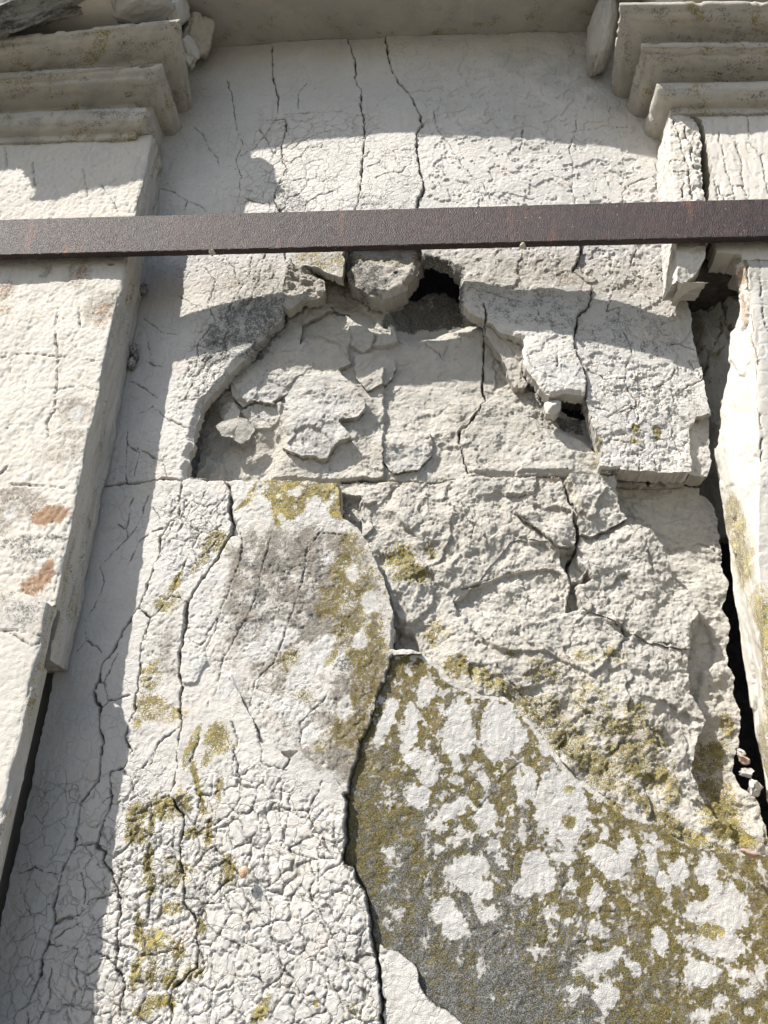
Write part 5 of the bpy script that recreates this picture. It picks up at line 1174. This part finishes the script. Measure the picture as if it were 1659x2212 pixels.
# ---- loose and broken stones -----------------------------------
import bmesh
def rock(name, c, size, seed, mat, rot=(0, 0, 0), parent=None, label=None, amp=.22, sub=5, flat=None, st=None, facet=.5):
    bm = bmesh.new(); bmesh.ops.create_icosphere(bm, subdivisions=sub, radius=1.0)
    V = np.array([v.co[:] for v in bm.verts]); Fq = [[v.index for v in f.verts] for f in bm.faces]; bm.free()
    rnd = np.random.RandomState(seed)
    n = V.copy()
    # cut by random planes for a broken, angular look
    for k in range(11):
        d = _n(rnd.normal(size=3)); lim = .62 + rnd.rand() * .25; s = V @ d; V = V - np.outer(np.clip(s - lim, 0, 9), d) * facet * 1.9
    x_, y_, z_ = n[:, 0], n[:, 1], n[:, 2]; wx, wy, wz = np.abs(x_) ** 2, np.abs(y_) ** 2, np.abs(z_) ** 2
    def tri(fn): return fn(y_, z_, 0) * wx + fn(x_, z_, 7) * wy + fn(x_, y_, 13) * wz
    a = tri(lambda p, q, k: fbm(p, q, .7, 5, seed + k, .6)) + .8 * tri(lambda p, q, k: facets(p, q, .34, seed + k, .9)) * .6 + .35 * tri(lambda p, q, k: facets(p, q, .12, seed + k + 3, .9)) * .6
    V = V * (1 + amp * .5 * a)[:, None]
    if flat is not None:
        for d, lim in flat:
            d = _n(np.array(d, float)); s = V @ d; V = V - np.outer(np.clip(s - lim, 0, 9), d)
    V = V * np.array(size)
    Rm = np.array(Matrix.Rotation(rot[2], 3, 'Z') @ Matrix.Rotation(rot[1], 3, 'Y') @ Matrix.Rotation(rot[0], 3, 'X'))
    V = V @ Rm.T + np.array(c)
    st8 = np.zeros((len(V), 8), f32)
    if st: st8[:, list(st.keys())] = list(st.values())
    if st and DARK in st: st8[:, DARK] = np.clip(st[DARK] + tri(lambda p, q, k: fbm(p, q, .35, 4, seed + 30 + k, .6)) * .8, 0, 1)
    return mesh_obj(name, V, Fq, mat, parent, label, True, st8)
# wedge in the mouth of the hollow
def prism_stone(name, outline, y, thick, mat, seed, tilt=0.0, st=None, parent=None, label=None, d=.0024, rgh=.5, tiltx=0.0):
    X, Y, Zc_ = un(*np.array(outline, float).T, y); x0, x1, z0, z1 = X.min() - .01, X.max() + .01, Zc_.min() - .01, Zc_.max() + .01
    zm = (z0 + z1) / 2; xm = (x0 + x1) / 2
    def pos(S, Z, h): return np.stack([S, y - h - (Z - zm) * tilt - (S - xm) * tiltx, Z], 1), None
    def px(p): a = np.array(p, float); q = un(a[:, 0], a[:, 1], y); return q[0], q[2]
    sh = Sheet(x0, x1, z0, z1, d, pos, px, .003, seed); sh.paint(1, outline)
    Dm = sh.segd(sh.pts(outline), sh.WS, sh.WZ, True)
    S, Z = sh.S, sh.Z
    H = (facets(S, Z, .03, seed, .9) * .006 + fbm(S, Z, .04, 5, seed + 1, .6) * .005) * rgh - .012 * (1 - sst(0, .02, Dm)) * min(1, thick / .03)
    if st: st(sh)
    sh.smooth_edges()
    return sh.build(1, name, mat, parent, H.astype(f32), thick, 3, label)
def wst(sh):
    sh.stain(DARK, Z4([(610, 100), (830, 130), (900, 160), (1050, 180), (900, 300), (860, 380), (700, 320), (640, 220)]), .75, soft=.008)  # grey lower face, darkened with the shadow it lies in
    sh.stain(MOSS, Z4([(600, 50), (1170, 50), (1100, 150), (850, 130), (610, 90)]), .45, soft=.01)
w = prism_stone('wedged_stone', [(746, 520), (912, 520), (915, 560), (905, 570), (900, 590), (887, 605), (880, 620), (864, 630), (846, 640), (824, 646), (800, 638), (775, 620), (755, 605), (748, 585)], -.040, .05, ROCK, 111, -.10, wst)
tag(w, 'rounded grey-faced stone wedged in the top of the hollow just under the iron bar', 'stone')
f = prism_stone('stone_flake', T(3, [(930, 850), (960, 830), (1020, 815), (1070, 820), (1100, 860), (1080, 890), (1035, 918), (1000, 890), (960, 880)]), .010, .006, ROCK, 112, .25, None, rgh=.3)
tag(f, 'thin pale loose flake hanging in the dark lower left pocket of the hollow', 'stone flake')
f = prism_stone('stone_flake', T(3, [(960, 830), (975, 790), (1010, 745), (1040, 780), (1020, 815)]), .014, .006, ROCK, 113, .15, None, rgh=.3)
tag(f, 'small grey flake just above the thin pale flake in the lower left pocket', 'stone flake')
# stones jutting below the tongue on the right
r_ = prism_stone('stone_chip', T(4, [(690, 725), (770, 720), (768, 760), (740, 782), (700, 780)]), -.045, .03, STONE, 114)
tag(r_, 'pale angular chip under the hanging slab tongue beside the small dark hole', 'stone chip')
# rubble in the gap at right
for k, (u, v, y, sz, rt, mt, lb) in enumerate(((1607, 1640, -.01, (.016, .012, .011), .5, BRICKM, 'reddish brick fragment lying in the right hand gap'),
                                              (1612, 1668, -.01, (.020, .014, .012), .1, ROCK, 'grey stone bit wedged under the reddish brick fragment in the gap'),
                                              (1628, 1700, -.015, (.018, .014, .020), -.3, STONE, 'pale stone lump lowest in the right hand gap above the mossy ledge'),
                                              (1600, 1625, .0, (.012, .01, .009), .9, STONE, 'small pale chip topmost of the rubble in the right hand gap'))):
    x, yy, z = un(u, v, y); tag(rock('rubble_stone', (x, y, z), tuple(q * .8 for q in sz), 120 + k, mt, (0, rt, 0), sub=3, amp=.5, facet=1.0), lb, 'rubble', 'rubble in the right hand gap')
x, yy, z = un(1618, 1844, -.03); tag(rock('rubble_stone', (x, -.035, z), (.020, .012, .006), 131, BRICKM, (0, .3, 0), sub=3), 'flat pinkish chip resting at the right end of the mossy ridge', 'rubble')
# blackened block and broken stones above the left capital
x, yy, z = un(30, 10, -.34)
rock('crusted_block', (x - .0, -.318, z + .022), (.27, .055, .105), 141, BLACK, (0, -.30, 0), lp, 'blackened rough stone', amp=.40, sub=6, st={DARK: .42, TONE: .2}, facet=.6)
x, yy, z = un(290, 8, -.30); rock('broken_stone', (x, -.29, z + .012), (.105, .06, .040), 142, ROCK, (0, -.12, 0), lp, amp=.26, sub=5, st={FRESH: .3})
x, yy, z = un(365, 5, -.24); rock('broken_stone', (x, -.20, z + .03), (.035, .05, .06), 143, STONE, (0, .1, 0), lp, amp=.3, sub=4)
x, yy, z = un(425, 65, -.12); rock('broken_stone', (x, -.10, z), (.046, .06, .075), 144, CAP, (0, .3, .2), lp, amp=.3, sub=5)
x, yy, z = un(404, 95, -.17); rock('broken_stone', (x, -.15, z), (.026, .04, .06), 145, CAP, (0, -.3, 0), lp, amp=.45, sub=4)
# bracket end beside the right capital
x, yy, z = un(1300, 55, -.13); rock('bracket_end', (x + .005, -.09, z + .01), (.042, .10, .14), 146, CAP, (0, .12, 0), rp, amp=.2, sub=5, st={TONE: .4}, facet=.25)
# mortar lumps on the inner side of the left pilaster
for k, (u, v, a, b) in enumerate(((308, 622, .010, .022), (286, 752, .010, .020), (281, 780, .010, .022), (291, 765, .007, .012))):
    x, yy, z = un(u, v, -.02); rock('mortar_lump', (x, -.012, z), (a, .012, b), 150 + k, MORTAR if False else ROCK, (0, 0, 0), lp, amp=.6, sub=3, st={DARK: .55, TONE: .6})
# snail on the crackled slab
x, yy, z = un(532, 1886, -.03)
sn = thing('snail', (float(x), -.05, float(z)), 'tiny pinkish brown snail shell stuck on the white crazed slab at lower left', 'snail')
V = []; Fq = []
nT, nR = 60, 10
for i in range(nT):
    t = i / (nT - 1); a = t * 2.6 * 2 * math.pi; R_ = .0052 * (1 - t) + .0004; rr = .0042 * (1 - t) + .0004
    for j in range(nR):
        q = 2 * math.pi * j / nR
        V.append((x + math.cos(a) * (R_ + rr * math.cos(q)), -.050 - .006 * t - rr * math.sin(q) * .9, z + math.sin(a) * (R_ + rr * math.cos(q)) * 1.15))
for i in range(nT - 1):
    for j in range(nR): Fq.append((i * nR + j, i * nR + (j + 1) % nR, (i + 1) * nR + (j + 1) % nR, (i + 1) * nR + j))
mesh_obj('shell', V, Fq, SHELL, sn)

# ================================================================== IRON BAR
bar = thing('iron_bar', (-.1, -.148, 3.02), 'long flat rusty brown iron bar running across both pilasters and the cracked panel', 'iron bar')
xs = np.arange(-1.70, 1.45, .006); zt = 3.077; zb = 2.960
sec = []
yo, yi = -.156, -.140
def arc(cx_, cy_, a0, a1, r=.0022, n=3): return [(cx_ + r * math.cos(a0 + (a1 - a0) * k / n), cy_ + r * math.sin(a0 + (a1 - a0) * k / n)) for k in range(n + 1)]
r_b = .0022
front = [(yo, zb + r_b + (zt - zb - 2 * r_b) * k / 22) for k in range(23)]
top = [(yo + r_b * .6, zt - r_b * .2), (yo + r_b * 1.4, zt)] + [(yo + (yi - yo) * k / 3, zt) for k in (1, 2, 3)]
back = [(yi, zb + (zt - zb) * k / 4) for k in (3, 2, 1, 0)]
bott = [(yi + (yo - yi) * k / 3, zb) for k in (1, 2)] + [(yo + r_b * 1.2, zb), (yo + r_b * .4, zb + r_b * .4)]
sec = np.array(front + top + back + bott); nS = len(sec)
XX, KK = np.meshgrid(xs, np.arange(nS), indexing='ij')
yy_ = np.broadcast_to(sec[:, 0], XX.shape) + noise(XX * 60, np.broadcast_to(sec[:, 1] * 60, XX.shape), 5) * .0006
zz_ = np.broadcast_to(sec[:, 1], XX.shape) + noise(XX * 45, XX * 0 + KK * .3, 6) * .0006 + fbm(XX, XX * 0, .5, 2, 7) * .0012 + (XX + 1.1) * .0060
Vb = np.stack([XX, yy_, zz_], -1).reshape(-1, 3); idx = np.arange(XX.size).reshape(XX.shape); i2 = np.roll(idx, -1, axis=1)
Q = np.stack([idx[:-1], idx[1:], i2[1:], i2[:-1]], -1).reshape(-1, 4).tolist()
Q.append(list(idx[0][::1])); Q.append(list(idx[-1][::-1]))
me = bpy.data.meshes.new('flat_bar'); me.from_pydata(Vb.tolist(), [], Q); me.materials.append(IRON); me.update()
link('flat_bar', me, bar)
for k, (u, v, a) in enumerate(((455, 549, .008), (1130, 534, .007))):
    x, yy, z = un(u, v, -.157); rock('mortar_dab', (x, -.150, 2.961), (a, .010, .0045), 160 + k, MORTAR, (0, 0, 0), bar, amp=.5, sub=3)
